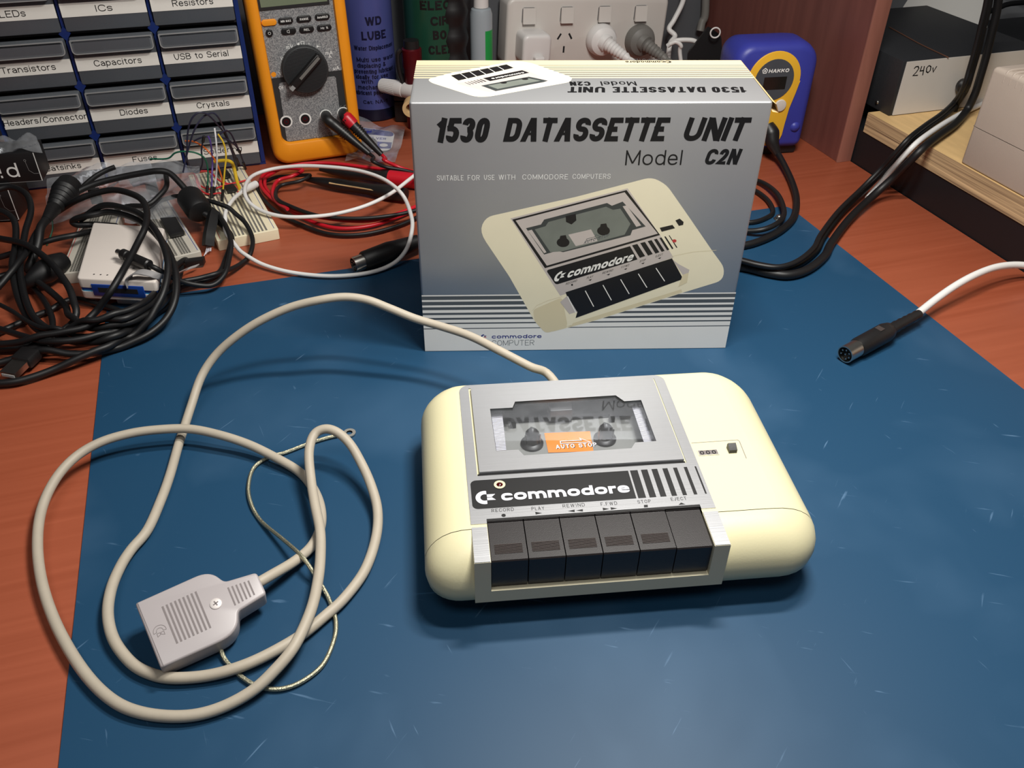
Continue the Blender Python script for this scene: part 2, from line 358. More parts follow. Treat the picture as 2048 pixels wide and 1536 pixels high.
GL = {'A': (.78, ['0,0 .5,1', '.5,1 1,0', '*.2,.28 .8,.28']), 'B': (.7, ['0,.52 .92,.52 .92,1 0,1! 0,0! 1,0 1,.52 .5,.52']), 'C': (.74, ['1,.72 1,1 0,1 0,0 1,0 1,.28']),
 'D': (.74, ['0,0! 1,0 1,1 0,1! z']), 'E': (.64, ['1,1 0,1! 0,0! 1,0', '0,.52 .92,.52']), 'F': (.6, ['1,1 0,1! 0,0', '0,.5 .88,.5']), 'G': (.76, ['1,.72 1,1 0,1 0,0 1,0 1,.45! .6,.45']),
 'H': (.72, ['0,0 0,1', '1,0 1,1', '0,.5 1,.5']), 'I': (.16, ['.5,0 .5,1']), 'J': (.52, ['1,1 1,0 0,0 0,.3']), 'K': (.74, ['0,0 0,1', '1,1 0,.4', '.3,.6 1,0']), 'L': (.58, ['0,1 0,0! 1,0']),
 'M': (.86, ['0,0 0,1', '0,1 .5,.08', '.5,.08 1,1', '1,1 1,0']), 'N': (.74, ['0,0 0,1', '0,1 1,0', '1,0 1,1']), 'O': (.78, ['0,0 1,0 1,1 0,1 z']), 'P': (.68, ['0,0 0,1! 1,1 1,.45 0,.45']), 'R': (.72, ['0,0 0,1! 1,1 1,.47 0,.47', '.5,.47 1,0']),
 'S': (.7, ['1,.75 1,1 0,1 0,.53 1,.53 1,0 0,0 0,.25']), 'T': (.68, ['0,1 1,1', '.5,1 .5,0']), 'U': (.74, ['0,1 0,0 1,0 1,1']), 'V': (.74, ['0,1 .5,0', '.5,0 1,1']), 'W': (1.05, ['0,1 .25,0', '.25,0 .5,1', '.5,1 .75,0', '.75,0 1,1']),
 'X': (.72, ['0,0 1,1', '0,1 1,0']), 'Y': (.72, ['0,1 .5,.45! 1,1', '.5,.45 .5,0']), 'Z': (.68, ['0,1 1,1! 0,0! 1,0']),
 '0': (.64, ['0,0 1,0 1,1 0,1 z']), '1': (.5, ['1,0 1,1', '0,.7 1,.93']), '2': (.62, ['0,.7 0,1 1,1 1,.55 0,0! 1,0']), '3': (.62, ['0,.78 0,1 1,1 1,.53 .4,.53', '.4,.53 1,.53 1,0 0,0 0,.22']), '4': (.66, ['.75,0 .75,1! 0,.3! 1,.3']),
 '5': (.62, ['1,1 .06,1! .0,.5', '0,.6 1,.6 1,0 0,0 0,.22']),
 'a': (.56, ['.06,.52 .06,.7 1,.7 1,0', '1,.4 0,.4 0,0 1,0 1,.3']), 'b': (.6, ['0,1 0,0', '0,.7 1,.7 1,0 0,0 z']), 'c': (.56, ['1,.5 1,.7 0,.7 0,0 1,0 1,.2']), 'd': (.6, ['1,1 1,0', '1,.7 0,.7 0,0 1,0 z']),
 'e': (.58, ['*0,.36 1,.36', '1,.36 1,.7 0,.7 0,0 1,0 1,.17']), 'f': (.34, ['1,1 .4,1 .4,0', '0,.68 1,.68']), 'g': (.6, ['1,.7 1,-.3 0,-.3 0,-.15', '1,.7 0,.7 0,0 1,0 z']), 'h': (.58, ['0,1 0,0', '0,.4 0,.7 1,.7 1,0']),
 'i': (.14, ['.5,.7 .5,0', '.5,.9 .5,1.03']), 'k': (.54, ['0,1 0,0', '1,.7 0,.22', '.3,.38 1,0']), 'l': (.14, ['.5,1 .5,0']), 'm': (.9, ['0,.7 0,0', '0,.4 0,.7 .5,.7 .5,0', '.5,.4 .5,.7 1,.7 1,0']),
 'n': (.58, ['0,.7 0,0', '0,.4 0,.7 1,.7 1,0']), 'o': (.62, ['0,0 1,0 1,.7 0,.7 z']), 'p': (.6, ['0,.7 0,-.3', '0,.7 1,.7 1,0 0,0 z']), 'r': (.38, ['0,.7 0,0', '0,.35 0,.7 1,.7']),
 's': (.52, ['1,.52 1,.7 0,.7 0,.37 1,.37 1,0 0,0 0,.18']), 't': (.36, ['.42,.93 .42,0 1,0', '0,.7 1,.7']), 'u': (.58, ['0,.7 0,0 1,0 1,.3', '1,.7 1,0']), 'v': (.56, ['0,.7 .5,0', '.5,0 1,.7']), 'w': (.86, ['0,.7 .25,0', '.25,0 .5,.7', '.5,.7 .75,0', '.75,0 1,.7']),
 'x': (.54, ['0,0 1,.7', '0,.7 1,0']), 'y': (.56, ['0,.7 .5,0', '1,.7 .3,-.3']), 'z': (.52, ['0,.7 1,.7! 0,0! 1,0']), '/': (.4, ['0,-.05 1,1.05']), '-': (.34, ['0,.36 1,.36']), '.': (.14, ['.5,0 .5,.12']), ':': (.14, ['.5,0 .5,.12', '.5,.5 .5,.62']),
 '&': (.7, ['1,0 .2,.75 .2,1 .7,1 .7,.75 0,.35 0,0 .7,0 1,.4']), '%': (.8, ['.1,0 .9,1', '0,.7 .3,.7 .3,1 0,1 z', '.7,0 1,0 1,.3 .7,.3 z']), '~': (.5, ['0,.9 .25,1.05 .75,.85 1,1']), '!': (.14, ['.5,1 .5,.3', '.5,.12 .5,0']),
 'O_': (.76, ['.0,0 .3,0 0,.4 0,1 1,1 1,.4 .7,0 1,0'])}
GL['µ'] = (.58, ['0,.7 0,-.25', '0,.7 0,0 1,0 1,.7']); GL['Ω'] = GL['O_']

def clogo(mb, x, y, h, m, F, w=0, m2=None):
    """round C with two flags: x,y lower left, h height"""
    n = 24; R, r = h / 2, h * .245; cx, cy = x + R, y + R; xc = cx + h * .10
    out = []; inn = []
    a0 = math.acos((xc - cx) / R); a1 = math.acos((xc - cx) / r)
    for i in range(n + 1):
        t = i / n; a = a0 + (2 * math.pi - 2 * a0) * t; out.append((cx + R * math.cos(a), cy + R * math.sin(a)))
        a = a1 + (2 * math.pi - 2 * a1) * t; inn.append((cx + r * math.cos(a), cy + r * math.sin(a)))
    vs_ = [F(p[0], p[1], w) for p in out + inn]
    mb.add(vs_, [(i, i + 1, n + 2 + i, n + 1 + i) for i in range(n)], m)
    x0 = xc + h * .02
    mb.ngon([(x0, cy + h * .02), (x0 + h * .26, cy + h * .02), (x0 + h * .46, cy + h * .22), (x0, cy + h * .22)], m, F, w)
    mb.ngon([(x0, cy - h * .22), (x0 + h * .46, cy - h * .22), (x0 + h * .26, cy - h * .02), (x0, cy - h * .02)], m2 or m, F, w)

# ------------------------------------------------------------ setting: room, desk, mat
YD = R_(18.0); DA = Vector((math.cos(YD), math.sin(YD), 0)); DB = Vector((-math.sin(YD), math.cos(YD), 0)); DO = Vector((356.1, 869.5, 0))
def dk(a, b, z=0): return DO + DA * a + DB * b + Vector((0, 0, z))
def struct(name, mb):
    o = mb.build(name); o.matrix_world = Matrix.Translation(DO * .001) @ Matrix.Rotation(YD, 4, 'Z'); o['kind'] = 'structure'; return o
struct('floor', MB().box(-2600, -2600, -760, 1400, 345, -740, 'floor_grey'))
struct('wall_back', MB().box(-2600, 345, -740, 1400, 365, 1900, 'wall_paint'))
struct('wall_right', MB().box(1400, -2600, -740, 1420, 365, 1900, 'wall_paint'))
desk = thing('desk', 'cherry wood desk with a raised hutch side panel and dark back board', 'desk', DO, YD)
MB().box(-1500, -760, -26, 0, 330, -1.2, 'cherry', 1).build('desktop', desk)
MB().box(-16, 2, -1, -.6, 326, 560, 'cherry_side').build('side_panel', desk)
MB().prism(rr(-17, -1, 0, 2, .8, 2), -1, 560, 'cherry_edge').build('edge_band', desk)
MB().box(-1500, 312, -1, -16.5, 326, 560, 'back_board').build('back_panel', desk)
MB().box(-1500, 0, 545, -17, 312, 560, 'cherry_side').build('hutch_shelf', desk)
for a_ in (-1480, -40): MB().box(a_, -720, -740, a_ + 30, 300, -26, 'cherry_side').build('leg_panel', desk)

mat_t = thing('work_mat', 'large blue anti-static work mat with scuffs lying on the desk', 'mat', dk(-125, -78), YD)
MB().prism(roundpoly([(-608, -560), (0, -560), (0, 0), (-608, 0)], [8, 8, 9, 8]), -1.1, 0, 'mat_blue').build('rubber_sheet', mat_t)
p = loc_of(mat_t, at(1557, 439))
MB().lathe([(0, 4.6), (.8, 4.6), (1.3, 3.9), (1.3, 3.2), (3.6, 2.9), (4.4, 2.2), (4.4, 1.2), (3.2, 1.0), (3.2, 0)], (p.x, p.y, 0), (0, 0, 1), 'steel').build('snap_stud', mat_t, label='silver metal snap stud at the back corner of the mat')

# ------------------------------------------------------------ cassette recorder
ds = thing('cassette_recorder', 'cream cassette recorder with six black piano keys lying on the blue mat', 'cassette recorder', (at(941.8, 1050.2, 46).x, at(941.8, 1050.2, 46).y, 0), .1091)
def dl(px, py, z): return loc_of(ds, at(px, py, z))
g1 = lambda x, y: (820 + x / 2.438, 720 + y / 2.438)
g2 = lambda x, y: (900 + x / 3.657, 740 + y / 3.657)
def d1(x, y, z=46.6): p = dl(*g1(x, y), z); return (p.x, p.y)
def d2(x, y, z=46.6): p = dl(*g2(x, y), z); return (p.x, p.y)
X0, X1, Y0, Y1 = -24, 180, -24.5, 120
def dloop(z, s_, f_, b_, r): return [(x, y, z) for x, y in rr(X0 + s_, Y0 + f_, X1 - s_, Y1 - b_, [max(4, r)] * 2 + [max(4, r * .7)] * 2, 8)]
Ls = [dloop(16, 7, 6, 7, 18), dloop(16.5, 2.2, 2, 2.2, 22), dloop(18, 1, 1, 1, 23), dloop(24, 0, 0, 0, 24)]
for i in range(1, 9):
    a = math.pi / 2 * i / 8; q = 1 - math.cos(a)
    Ls.append(dloop(24 + 22 * math.sin(a), 22 * q, 22 * q, 7 * q, 24 - 14 * q))
top = [(x, y) for x, y, z in Ls[-1]]; ty = Y0 + 22
def keyhole(outer, hole):
    i = min(range(len(outer)), key=lambda k: (outer[k][0] - hole[0][0]) ** 2 + (outer[k][1] - hole[0][1]) ** 2)
    return outer[i:] + outer[:i + 1] + hole + [hole[0]]
wellr = [(9, 107), (116, 107), (116, 37), (9, 37)]           # clockwise
def half(name, front, side):
    mb = MB(); mb.loops(Ls, 'cream', True, False)
    if not front: mb.ngon(keyhole(top + [(8, ty), (8, 3), (117, 3), (117, ty)], wellr), 'cream', FXY(46))
    o = mb.build(name, ds, 40); bm = bmesh.new(); bm.from_mesh(o.data);
    s_ = .00249
    bmesh.ops.bisect_plane(bm, geom=bm.verts[:] + bm.edges[:] + bm.faces[:], plane_co=(0, -s_ - (.0004 if front else 0), 0), plane_no=(0, 1, 0), clear_outer=front, clear_inner=not front)
    if side:
        bmesh.ops.bisect_plane(bm, geom=bm.verts[:] + bm.edges[:] + bm.faces[:], plane_co=(.004 if side < 0 else .121, 0, 0), plane_no=(1, 0, 0), clear_outer=side < 0, clear_inner=side > 0)
    bmesh.ops.recalc_face_normals(bm, faces=bm.faces)
    bm.to_mesh(o.data); bm.free(); return o
half('top_shell', False, 0); half('front_cover', True, -1); half('front_cover', True, 1)
MB().box(X0 + 22, Y0 + 26, 4, X1 - 22, Y1 - 12, 17, 'cream_dark', 4).build('base_tray', ds)
for x in (12, 143):
    for y in (12, 95): MB().cyl((x, y, .05), (x, y, 4.5), 6, 'black_plastic').build('rubber_foot', ds)
mb = MB()                                                    # cassette well
W_ = [(9, 37), (116, 37), (116, 107), (9, 107)]
mb.loops([[(x, y, 46) for x, y in W_], [(x, y, 32) for x, y in W_]], 'well_dark', False, False)
mb.ngon(W_, 'well_grey', FXY(32)); mb.ngon([(9, 93), (116, 93), (116, 107), (9, 107)], 'well_dark', FXY(33.5)); mb.box(9, 92.5, 32, 116, 93.5, 33.5, 'well_dark')
mb.box(52, 90, 33.5, 66, 100, 42, 'black_plastic', .8)
for x in (29, 88): mb.box(x, 88, 32, x + 3, 91, 37, 'black_plastic')
mb.build('cassette_well', ds)
for k_, (x, y) in enumerate(((595, 408), (950, 385))):
    p = d1(x, y, 32.5)
    mb = MB().lathe([(0, 6.6), (1.4, 6.6), (2.2, 5.6), (2.6, 4.4), (8.6, 4.0), (10.6, 2.6), (12, 1.0), (12.2, 0)], (p[0], p[1], 32), (0, 0, 1), 'black_plastic', 24)
    for j in range(3):
        a = j * 2.094; mb.box(-.6, 0, 34, .6, 5.0, 41, 'black_plastic', 0, lambda u, v, w, a=a, p=p: (p[0] + u * math.cos(a) - v * math.sin(a), p[1] + u * math.sin(a) + v * math.cos(a), w))
    mb.build('drive_spindle', ds)
mb = MB().ngon([d1(655, 352, 33), d1(878, 343, 33), d1(895, 440, 33), d1(675, 447, 33)], 'orange', FXY(32.3)); mb.build('orange_label', ds, label='orange auto stop label inside the cassette window')
for q in (((393, 240), (447, 236), (470, 441), (422, 444)), ((1076, 205), (1128, 199), (1196, 392), (1140, 396))):
    P = [Vector(d1(x, y, 42)) for x, y in q]; mb = MB().ngon(P, 'rib_white', FXY(41.6))
    for i in range(30):
        t = (i + .3) / 30; A, B = P[0].lerp(P[3], t), P[1].lerp(P[2], t); t2 = (i + .65) / 30; D_, E_ = P[0].lerp(P[3], t2), P[1].lerp(P[2], t2)
        mb.ngon([A, B, E_, D_], 'groove', FXY(41.75))
    mb.build('ribbed_strip', ds)
# silver plate with printing
mb = MB(); lidhole = [(5.6, 109.9), (118.6, 109.9), (118.6, 34.2), (5.6, 34.2)]
plate = [(0, 0), (8, 0), (8, 3), (117, 3), (117, 0), (124.6, 0)] + rr(0, 50, 124.6, 113.3, [.1, 6, 6, .1])[6:18]
mb.ngon(keyhole(plate, lidhole), 'alu', FXY(46.45)); mb.loops([[(x, y, 46) for x, y in plate], [(x, y, 46.45) for x, y in plate]], 'alu', False, False)
mb.build('silver_faceplate', ds)
mb = MB(); FP = FXY(46.5)
bl, tl, tr_, br_ = d1(305, 722), d1(295, 592), d1(1062, 535), d1(1103, 680)
bx0, bx1, by0, by1 = bl[0], tr_[0], (bl[1] + br_[1]) / 2, (tl[1] + tr_[1]) / 2
mb.ngon(rr(bx0, by0, bx1, by1, [.2, .2, 3, 3]), 'black_ink_and_shade', FP)
for a, b in ((1313, 1368), (1393, 1440), (1470, 1512), (1550, 1587), (1628, 1657), (1706, 1730), (1785, 1797)):
    xa, xb = d2(a, 725 - (a - 1313) * .06)[0], d2(b, 725 - (b - 1313) * .06)[0]; mb.ngon([(xa, by0), (xb, by0), (xb, by1), (xa, by1)], 'black_ink_and_shade', FP)
ya, yb = d2(440, 952)[1], d2(1035, 843)[1]; xa, xb = d2(375, 930)[0], d2(1312, 870)[0]
mb.text('commodore', xa, ya, xb - xa, yb - ya, 'rib_white', FP, .08, .25, 0, .07, k=.68)
l0 = d2(192, 985); mb_h = d2(240, 885)[1] - l0[1]; clogo(mb, l0[0], l0[1], mb_h, 'rib_white', FP, .08)
for st, x, y, wd in (('RECORD', 305, 1040, 163), ('PLAY', 598, 1026, 94), ('REWIND', 826, 1006, 162), ('F.FWD', 1105, 992, 120), ('STOP', 1375, 976, 97), ('EJECT', 1620, 956, 113)):
    p = d2(x, y); q = d2(x + wd, y - wd * .07); mb.text(st, p[0], (p[1] + q[1]) / 2, q[0] - p[0], 2.3, 'black_ink_and_shade', FP, 0, .1, 0, .3)
def sym(pts): mb.ngon([d2(*p) for p in pts], 'black_ink_and_shade', FP)
c_ = d2(392, 1062); mb.ngon(circ(c_[0], c_[1], 1.1), 'black_ink_and_shade', FP)
sym(((623, 1036), (674, 1045), (627, 1056))); sym(((862, 1031), (912, 1019), (912, 1038))); sym(((922, 1026), (972, 1016), (972, 1034)))
sym(((1116, 1006), (1166, 1014), (1120, 1026))); sym(((1174, 1003), (1224, 1010), (1178, 1022))); sym(((1418, 986), (1446, 984), (1448, 1002), (1420, 1004))); sym(((1672, 985), (1690, 968), (1722, 981)))
mb.build('faceplate_printing', ds, 0)
# lid
wq = [d1(x, y, 48) for x, y in ((390, 238), (500, 232), (512, 203), (1003, 172), (1045, 201), (1127, 195), (1201, 395), (1098, 402), (1080, 430), (556, 465), (529, 437), (420, 443))]
lid = thing_lid = [(6.8, 35.6), (117.4, 35.6), (117.4, 108.7), (6.8, 108.7)]
mb = MB(); mb.ngon(keyhole(lid, wq), 'alu', FXY(48)); mb.loops([[(x, y, 44.5) for x, y in lid], [(x, y, 48) for x, y in lid]], 'alu', False, False)
mb.loops([[(x, y, 48) for x, y in wq], [(x, y, 45.5) for x, y in wq]], 'pic_dark', False, False)
mb.box(5.8, 34.3, 46.1, 118, 35.7, 46.3, 'black_ink_and_shade'); lo = mb.build('cassette_lid', ds)  # black strip paints the shade under the lid's front edge
mb = MB().ngon([(min(p[0] for p in wq) - 1, min(p[1] for p in wq) - 1), (max(p[0] for p in wq) + 1, min(p[1] for p in wq) - 1), (max(p[0] for p in wq) + 1, max(p[1] for p in wq) + 1), (min(p[0] for p in wq) - 1, max(p[1] for p in wq) + 1)], 'window_glass', FXY(46.9)); mb.build('lid_window', lo, 0)
mb = MB(); a_, b_ = d1(713, 433, 47), d1(912, 421, 47)
for m_, o_, w_ in (('black_ink_and_shade', .35, 0), ('rib_white', 0, .05)):  # offset black copy is the painted shadow of the lettering and arrow
    mb.text('AUTO STOP', a_[0] + o_, a_[1] - o_, b_[0] - a_[0], 3.1, m_, FXY(47), w_, .15, 0, .25)
    mb.stroke([(x + o_, y - o_) for x, y in (d1(733, 396, 47), d1(836, 391, 47), d1(827, 381, 47), d1(880, 400, 47), d1(735, 407, 47))], .5, m_, FXY(47), w_, True)
mb.build('window_lettering', lo, 0)
# key guard, keys
mb = MB()
for x in (0, 117): mb.prism([(-24.5, 16.5), (-2, 16.5), (-2, 46), (-24.5, 45.6)], x, x + 8, 'cream_dark', lambda u, v, w: (w, u, v))
mb.box(8, -24.5, 16.5, 117, -20, 24.5, 'cream_dark'); gd = mb.build('key_guard', ds)
for x in (.2, 117.2): MB().prism([(-24.3, 45.6), (-2.2, 46), (-2.2, 46.5), (-24.3, 46.1)], x, x + 7.6, 'alu', lambda u, v, w: (w, u, v)).build('silver_cap', gd)
MB().box(8, -19, 18, 117, 3.2, 22, 'black_plastic').box(8.1, 1.5, 22, 116.9, 3.2, 46.3, 'black_plastic').build('key_bed', ds)
for i in range(6):
    x = 8.4 + i * 18.12; up = -.5 * (i == 5)
    mb = MB().prism([(-21.6, 21), (2.6, 21), (2.6, 46 + up), (1.2, 46 + up), (1.0, 45.3 + up), (-22.4, 44.3 + up), (-22.9, 43.6 + up), (-22.3, 25.5), (-21.6, 25)], x, x + 17.6, 'key_black', lambda u, v, w: (w, u, v))
    k_ = mb.build('piano_key', ds)
    if i < 5:
        mb = MB()
        for j in range(8): yy = -18.6 + j * .75; zz = 44.3 + up + (yy + 22.4) / 23.4; mb.box(x + 2, yy, zz, x + 15.6, yy + .35, zz + .3, 'sheen_and_mark_grey')
        mb.build('grip_ridges', k_)
# counter, reset button, led, panel line
p = d1(1411, 467, 46); q = (d1(1503, 452, 46)[0], d1(1409, 442, 46)[1])
mb = MB().box(p[0], p[1], 45.6, q[0], q[1], 46.15, 'groove'); mb.stroke([p, (q[0], p[1]), q, (p[0], q[1])], .5, 'cream_dark', FXY(46.25), 0, True)
for i in range(3): x = p[0] + .9 + i * (q[0] - p[0] - 1) / 3; mb.text('0', x, p[1] + .6, (q[0] - p[0]) / 3 - 1.4, q[1] - p[1] - 1.2, 'black_ink_and_shade', FXY(46.22), 0, .2)
mb.build('tape_counter', ds)
p = d1(1568, 440, 46); mb = MB().prism([(-2.4, 46), (2.4, 46), (2.4, 48.6), (1.6, 50), (-.5, 49.2), (-2.4, 48.2)], p[0] - 2.2, p[0] + 2.2, 'black_plastic', lambda u, v, w: (w, p[1] + u, v)); mb.build('reset_button', ds)
MB().stroke([d1(1372, 405, 46), d1(1597, 390, 46), d1(1606, 396, 46), d1(1640, 480, 46)], .4, 'groove', FXY(46.06)).build('panel_line', ds, 0)
p = d1(437, 608, 46.6); mb = MB().ring(p[0], p[1], 1.7, 3, 'cream', FXY(46.8)).lathe([(0, 1.8), (.5, 1.7), (1.1, 1.0), (1.3, 0)], (p[0], p[1], 46.3), (0, 0, 1), 'led_red', 16); mb.build('indicator_led', ds)
# cable, plug, earth braid (hard-wired to the recorder)
def pth(pts): return [at(*p) for p in pts]
CAB = [(1125, 768, 24), (1100, 752, 30), (1060, 733, 36), (1000, 702, 42), (940, 672, 45), (880, 652, 47), (830, 637, 50), (780, 617, 56), (735, 600, 61), (690, 594, 63), (640, 600, 62), (580, 615, 57), (520, 642, 49), (470, 675, 39), (430, 712, 28), (402, 755, 18), (383, 810, 9), (370, 850, 5), (357, 890, 4), (340, 950, 3.8), (322, 1000, 3.7), (295, 1060, 3.7), (262, 1100, 4), (240, 1135, 5), (222, 1180, 6), (216, 1230, 6), (228, 1280, 5), (262, 1325, 4), (300, 1347, 4), (345, 1356, 4), (410, 1352, 4), (470, 1337, 5), (530, 1312, 5), (600, 1272, 4.5), (650, 1232, 4), (690, 1195, 4), (730, 1140, 4), (752, 1075, 5), (755, 1020, 7), (742, 970, 11), (722, 925, 16), (700, 888, 22), (675, 865, 26), (650, 858, 27), (628, 870, 25), (618, 905, 21), (622, 960, 15), (630, 1010, 12.5), (640, 1060, 11), (641, 1110, 10.5), (636, 1160, 11), (622, 1220, 12), (590, 1290, 11.5), (550, 1340, 9), (500, 1385, 6), (430, 1420, 4), (360, 1433, 3.8), (280, 1425, 3.8), (220, 1397, 4), (165, 1340, 4), (115, 1255, 4), (85, 1170, 5), (75, 1090, 6), (83, 1020, 8), (110, 960, 11), (150, 915, 13), (200, 885, 14.5), (260, 867, 15), (320, 859, 14.5), (380, 858, 13.5), (440, 870, 12), (500, 890, 9), (560, 920, 6), (600, 945, 4), (625, 975, 3.7), (640, 1010, 3.7), (642, 1050, 3.7), (625, 1090, 4), (590, 1122, 7.5), (540, 1152, 12), (505, 1172, 13.5)]
q = loc_of(ds, at(1100, 752, 30)); q = MW[ds.name] @ Vector((q.x + 11, 108, 23))
cb = MB().tube([q] + pth(CAB[1:]), 2.8, 'cable_beige', 14, 6).local(ds).build('cable', ds)
g4 = lambda x, y: (240 + x / 4.2667, 1100 + y / 4.2667)
C0, CX1 = at(*g4(560, 600), 19), at(*g4(1080, 380), 19); cu = (CX1 - C0).normalized(); cvh = Vector((-cu.y, cu.x, 0)); TILT = R_(17)
cv = cvh * math.cos(TILT) + Vector((0, 0, math.sin(TILT))); cn = cu.cross(cv)
def c4(x, y): q = onp(*g4(x, y), C0, cn) - C0; return (q.dot(cu), q.dot(cv))
F4 = lambda a, b, w=0: tuple(loc_of(ds, C0 + cu * a + cv * b + cn * w))
ol = [c4(*p) for p in ((128, 452), (345, 1005), (930, 745), (1005, 640), (1008, 520), (1250, 372), (1165, 186), (890, 268), (800, 200), (700, 196))]
mb = MB().prism(roundpoly(ol, [1.2, 1.2, 6, 3, 1.5, 2, 2, 2, 3, 4]), -12.5, 0, 'plug_grey', F4, 1.2, 1.2); pl = mb.build('edge_connector', ds, 50)
mb = MB(); FZ = lambda a, b, w=0: F4(a, b, .1 + w)
for i in range(9): t = i / 8; a_, b_ = Vector(c4(362 + 282 * t, 482 - 127 * t)), Vector(c4(490 + 282 * t, 797 - 131 * t)); mb.stroke([a_, b_], .9, 'groove', FZ)
for i in range(6): t = i / 5; a_, b_ = Vector(c4(922 + 172 * t, 320 - 58 * t)), Vector(c4(985 + 162 * t, 472 - 88 * t)); mb.stroke([a_, b_], .8, 'groove', FZ)
mb.stroke([c4(150, 452), c4(372, 990)], .25, 'groove', FZ); mb.build('grip_grooves', pl, 0)
p = c4(818, 460); mb = MB().lathe([(0, 2.9), (.5, 2.8), (.8, 2.2), (.85, 0)], F4(p[0], p[1], -.1), Vector(F4(0, 0, 1)) - Vector(F4(0, 0, 0)), 'screw_zinc')
for a in (.3, 1.87): mb.stroke([(p[0] - 1.4 * math.cos(a), p[1] - 1.4 * math.sin(a)), (p[0] + 1.4 * math.cos(a), p[1] + 1.4 * math.sin(a))], .6, 'groove', FZ, .75)
mb.build('screw', pl)
mb = MB(); cx_, cy_ = c4(340, 690); ang = math.atan2(c4(345, 1005)[1] - c4(128, 452)[1], c4(345, 1005)[0] - c4(128, 452)[0]) + math.pi / 2
u_ = Vector(c4(930, 745)) - Vector(c4(345, 1005)); u_.normalize(); v_ = Vector((-u_.y, u_.x))
# embossed emblem, turned a quarter so that its flags point to the plug's edge
n = 20; pts = [(4.0 * math.cos(2.2 * math.pi / 2 * 0 + a), 4.0 * math.sin(a)) for a in [R_(20 + 200 * i / n) for i in range(n + 1)]] 
arc = lambda r: [tuple(Vector((cx_, cy_)) + u_ * (r * math.sin(R_(-100 + 200 * i / n))) + v_ * (r * math.cos(R_(-100 + 200 * i / n)))) for i in range(n + 1)]
mb.stroke(arc(2.9) + arc(1.5)[::-1], .22, 'groove', FZ, 0, True)
q = lambda a, b: tuple(Vector((cx_, cy_)) + u_ * a + v_ * b)
mb.stroke([q(-1.6, -.9), q(-1.6, -2.6), q(-.2, -1.9), q(-.2, -.9)], .22, 'groove', FZ, 0, True); mb.stroke([q(.2, -.9), q(.2, -1.9), q(1.6, -2.6), q(1.6, -.9)], .22, 'groove', FZ, 0, True)
mb.build('embossed_emblem', pl, 0)
BR = [(428, 1275, 8), (440, 1296, 4), (452, 1322, 1.75), (485, 1355, 1.75), (520, 1374, 1.75), (560, 1378, 1.75), (602, 1364, 1.75), (645, 1330, 1.75), (668, 1280, 1.75), (672, 1245, 1.75), (665, 1218, 1.75), (654, 1190, 2), (630, 1150, 6.5), (603, 1112, 9.5), (565, 1078, 6), (522, 1042, 1.5), (502, 1007, 1.75), (497, 972, 1.75), (508, 935, 1.75), (540, 913, 1.75), (570, 905, 1.75), (620, 886, 1.75), (660, 874, 1.75), (687, 869, 1.6)]
bd = MB().tube(pth(BR), 1.15, 'braid', 8, 6).local(ds).build('earth_braid', ds, label='thin silver braided earth wire')
p = dl(699, 866, 1); mb = MB().ring(p.x, p.y, 2.0, 4.0, 'ring_grey', FXY(1.5)).ring(p.x, p.y, 2.0, 4.0, 'steel', FXY(.6))
mb.loops([[(p.x + 4 * math.cos(a), p.y + 4 * math.sin(a), z) for a in [i * math.pi / 12 for i in range(24)]] for z in (.6, 1.5)], 'steel', False, False); q = dl(684, 870, 1); mb.box(q.x - 2.5, q.y - 1, .5, q.x + 3, q.y + 1, 1.8, 'steel'); mb.build('ring_terminal', bd)

# ------------------------------------------------------------ carton
YB = .0397; bo = at(849.5, 703); BW, BH, BD = 220.2, 181.9, 81.9
bx = thing('cardboard_box', 'silver and cream cardboard box with printed cassette recorder picture standing on the mat', 'box', bo, YB)
def bf(px, py): p = loc_of(bx, onp(px, py, bo, Vector((-math.sin(YB), math.cos(YB), 0)))); return (p.x, p.z)
def btp(px, py): p = loc_of(bx, at(px, py, BH)); return (p.x, p.y)
g7 = lambda x, y: (800 + x / 2.5603, 100 + y / 2.56)
f7 = lambda x, y: bf(*g7(x, y)); t7 = lambda x, y: btp(*g7(x, y))
mb = MB().prism(rr(0, 0, BW, BD, 2.2, 3), .3, BH, 'silver_card', None, 1.6, .4); mb.build('carton', bx, 20)
FF = lambda u, v, w=0: (u, -.03 - w * .2, v); FT = lambda u, v, w=0: (u, v, BH + .03 + w * .2)
mb = MB(); g8 = lambda x, y: (820 + x / 3.0118, 560 + y / 3.0118); vy = lambda y: bf(*g8(88, y))[1]
mb.ngon([(.3, .4), (BW - .3, .4), (BW - .3, vy(92)), (.3, vy(92))], 'white_print', FF)
for a, b in ((99, 121), (132, 153), (165, 182), (199, 212), (229, 241), (259, 267), (292, 297)): mb.ngon([(.3, vy(b)), (BW - .3, vy(b)), (BW - .3, vy(a)), (.3, vy(a))], 'grey_print', FF, .06)
mb.build('printed_stripes', bx, 0); mb = MB()
y0 = t7(1700, 143)[1]; mb.ngon([(.3, y0), (BW - .3, y0), (BW - .3, BD - .5), (.3, BD - .5)], 'cream_print', FT)
for a, wd in ((137, 1.6), (127, 1.5), (117, 1.4), (107, 1.2), (98, 1.1), (89, 1), (79.5, .8)): v = t7(1600, a)[1]; mb.ngon([(.3, v), (BW - .3, v), (BW - .3, v + wd), (.3, v + wd)], 'grey_print', FT, .06)
mb.build('printed_stripes', bx, 0)
mb = MB()                                                     # lettering
def ftext(st, xl, xr, yb, yt, m, **k): a = f7(xl, yb); b = f7(xr, yt); mb.text(st, a[0], a[1], b[0] - a[0] - k.get('sh', 0) * (b[1] - a[1]), b[1] - a[1], m, FF, .1, **k)
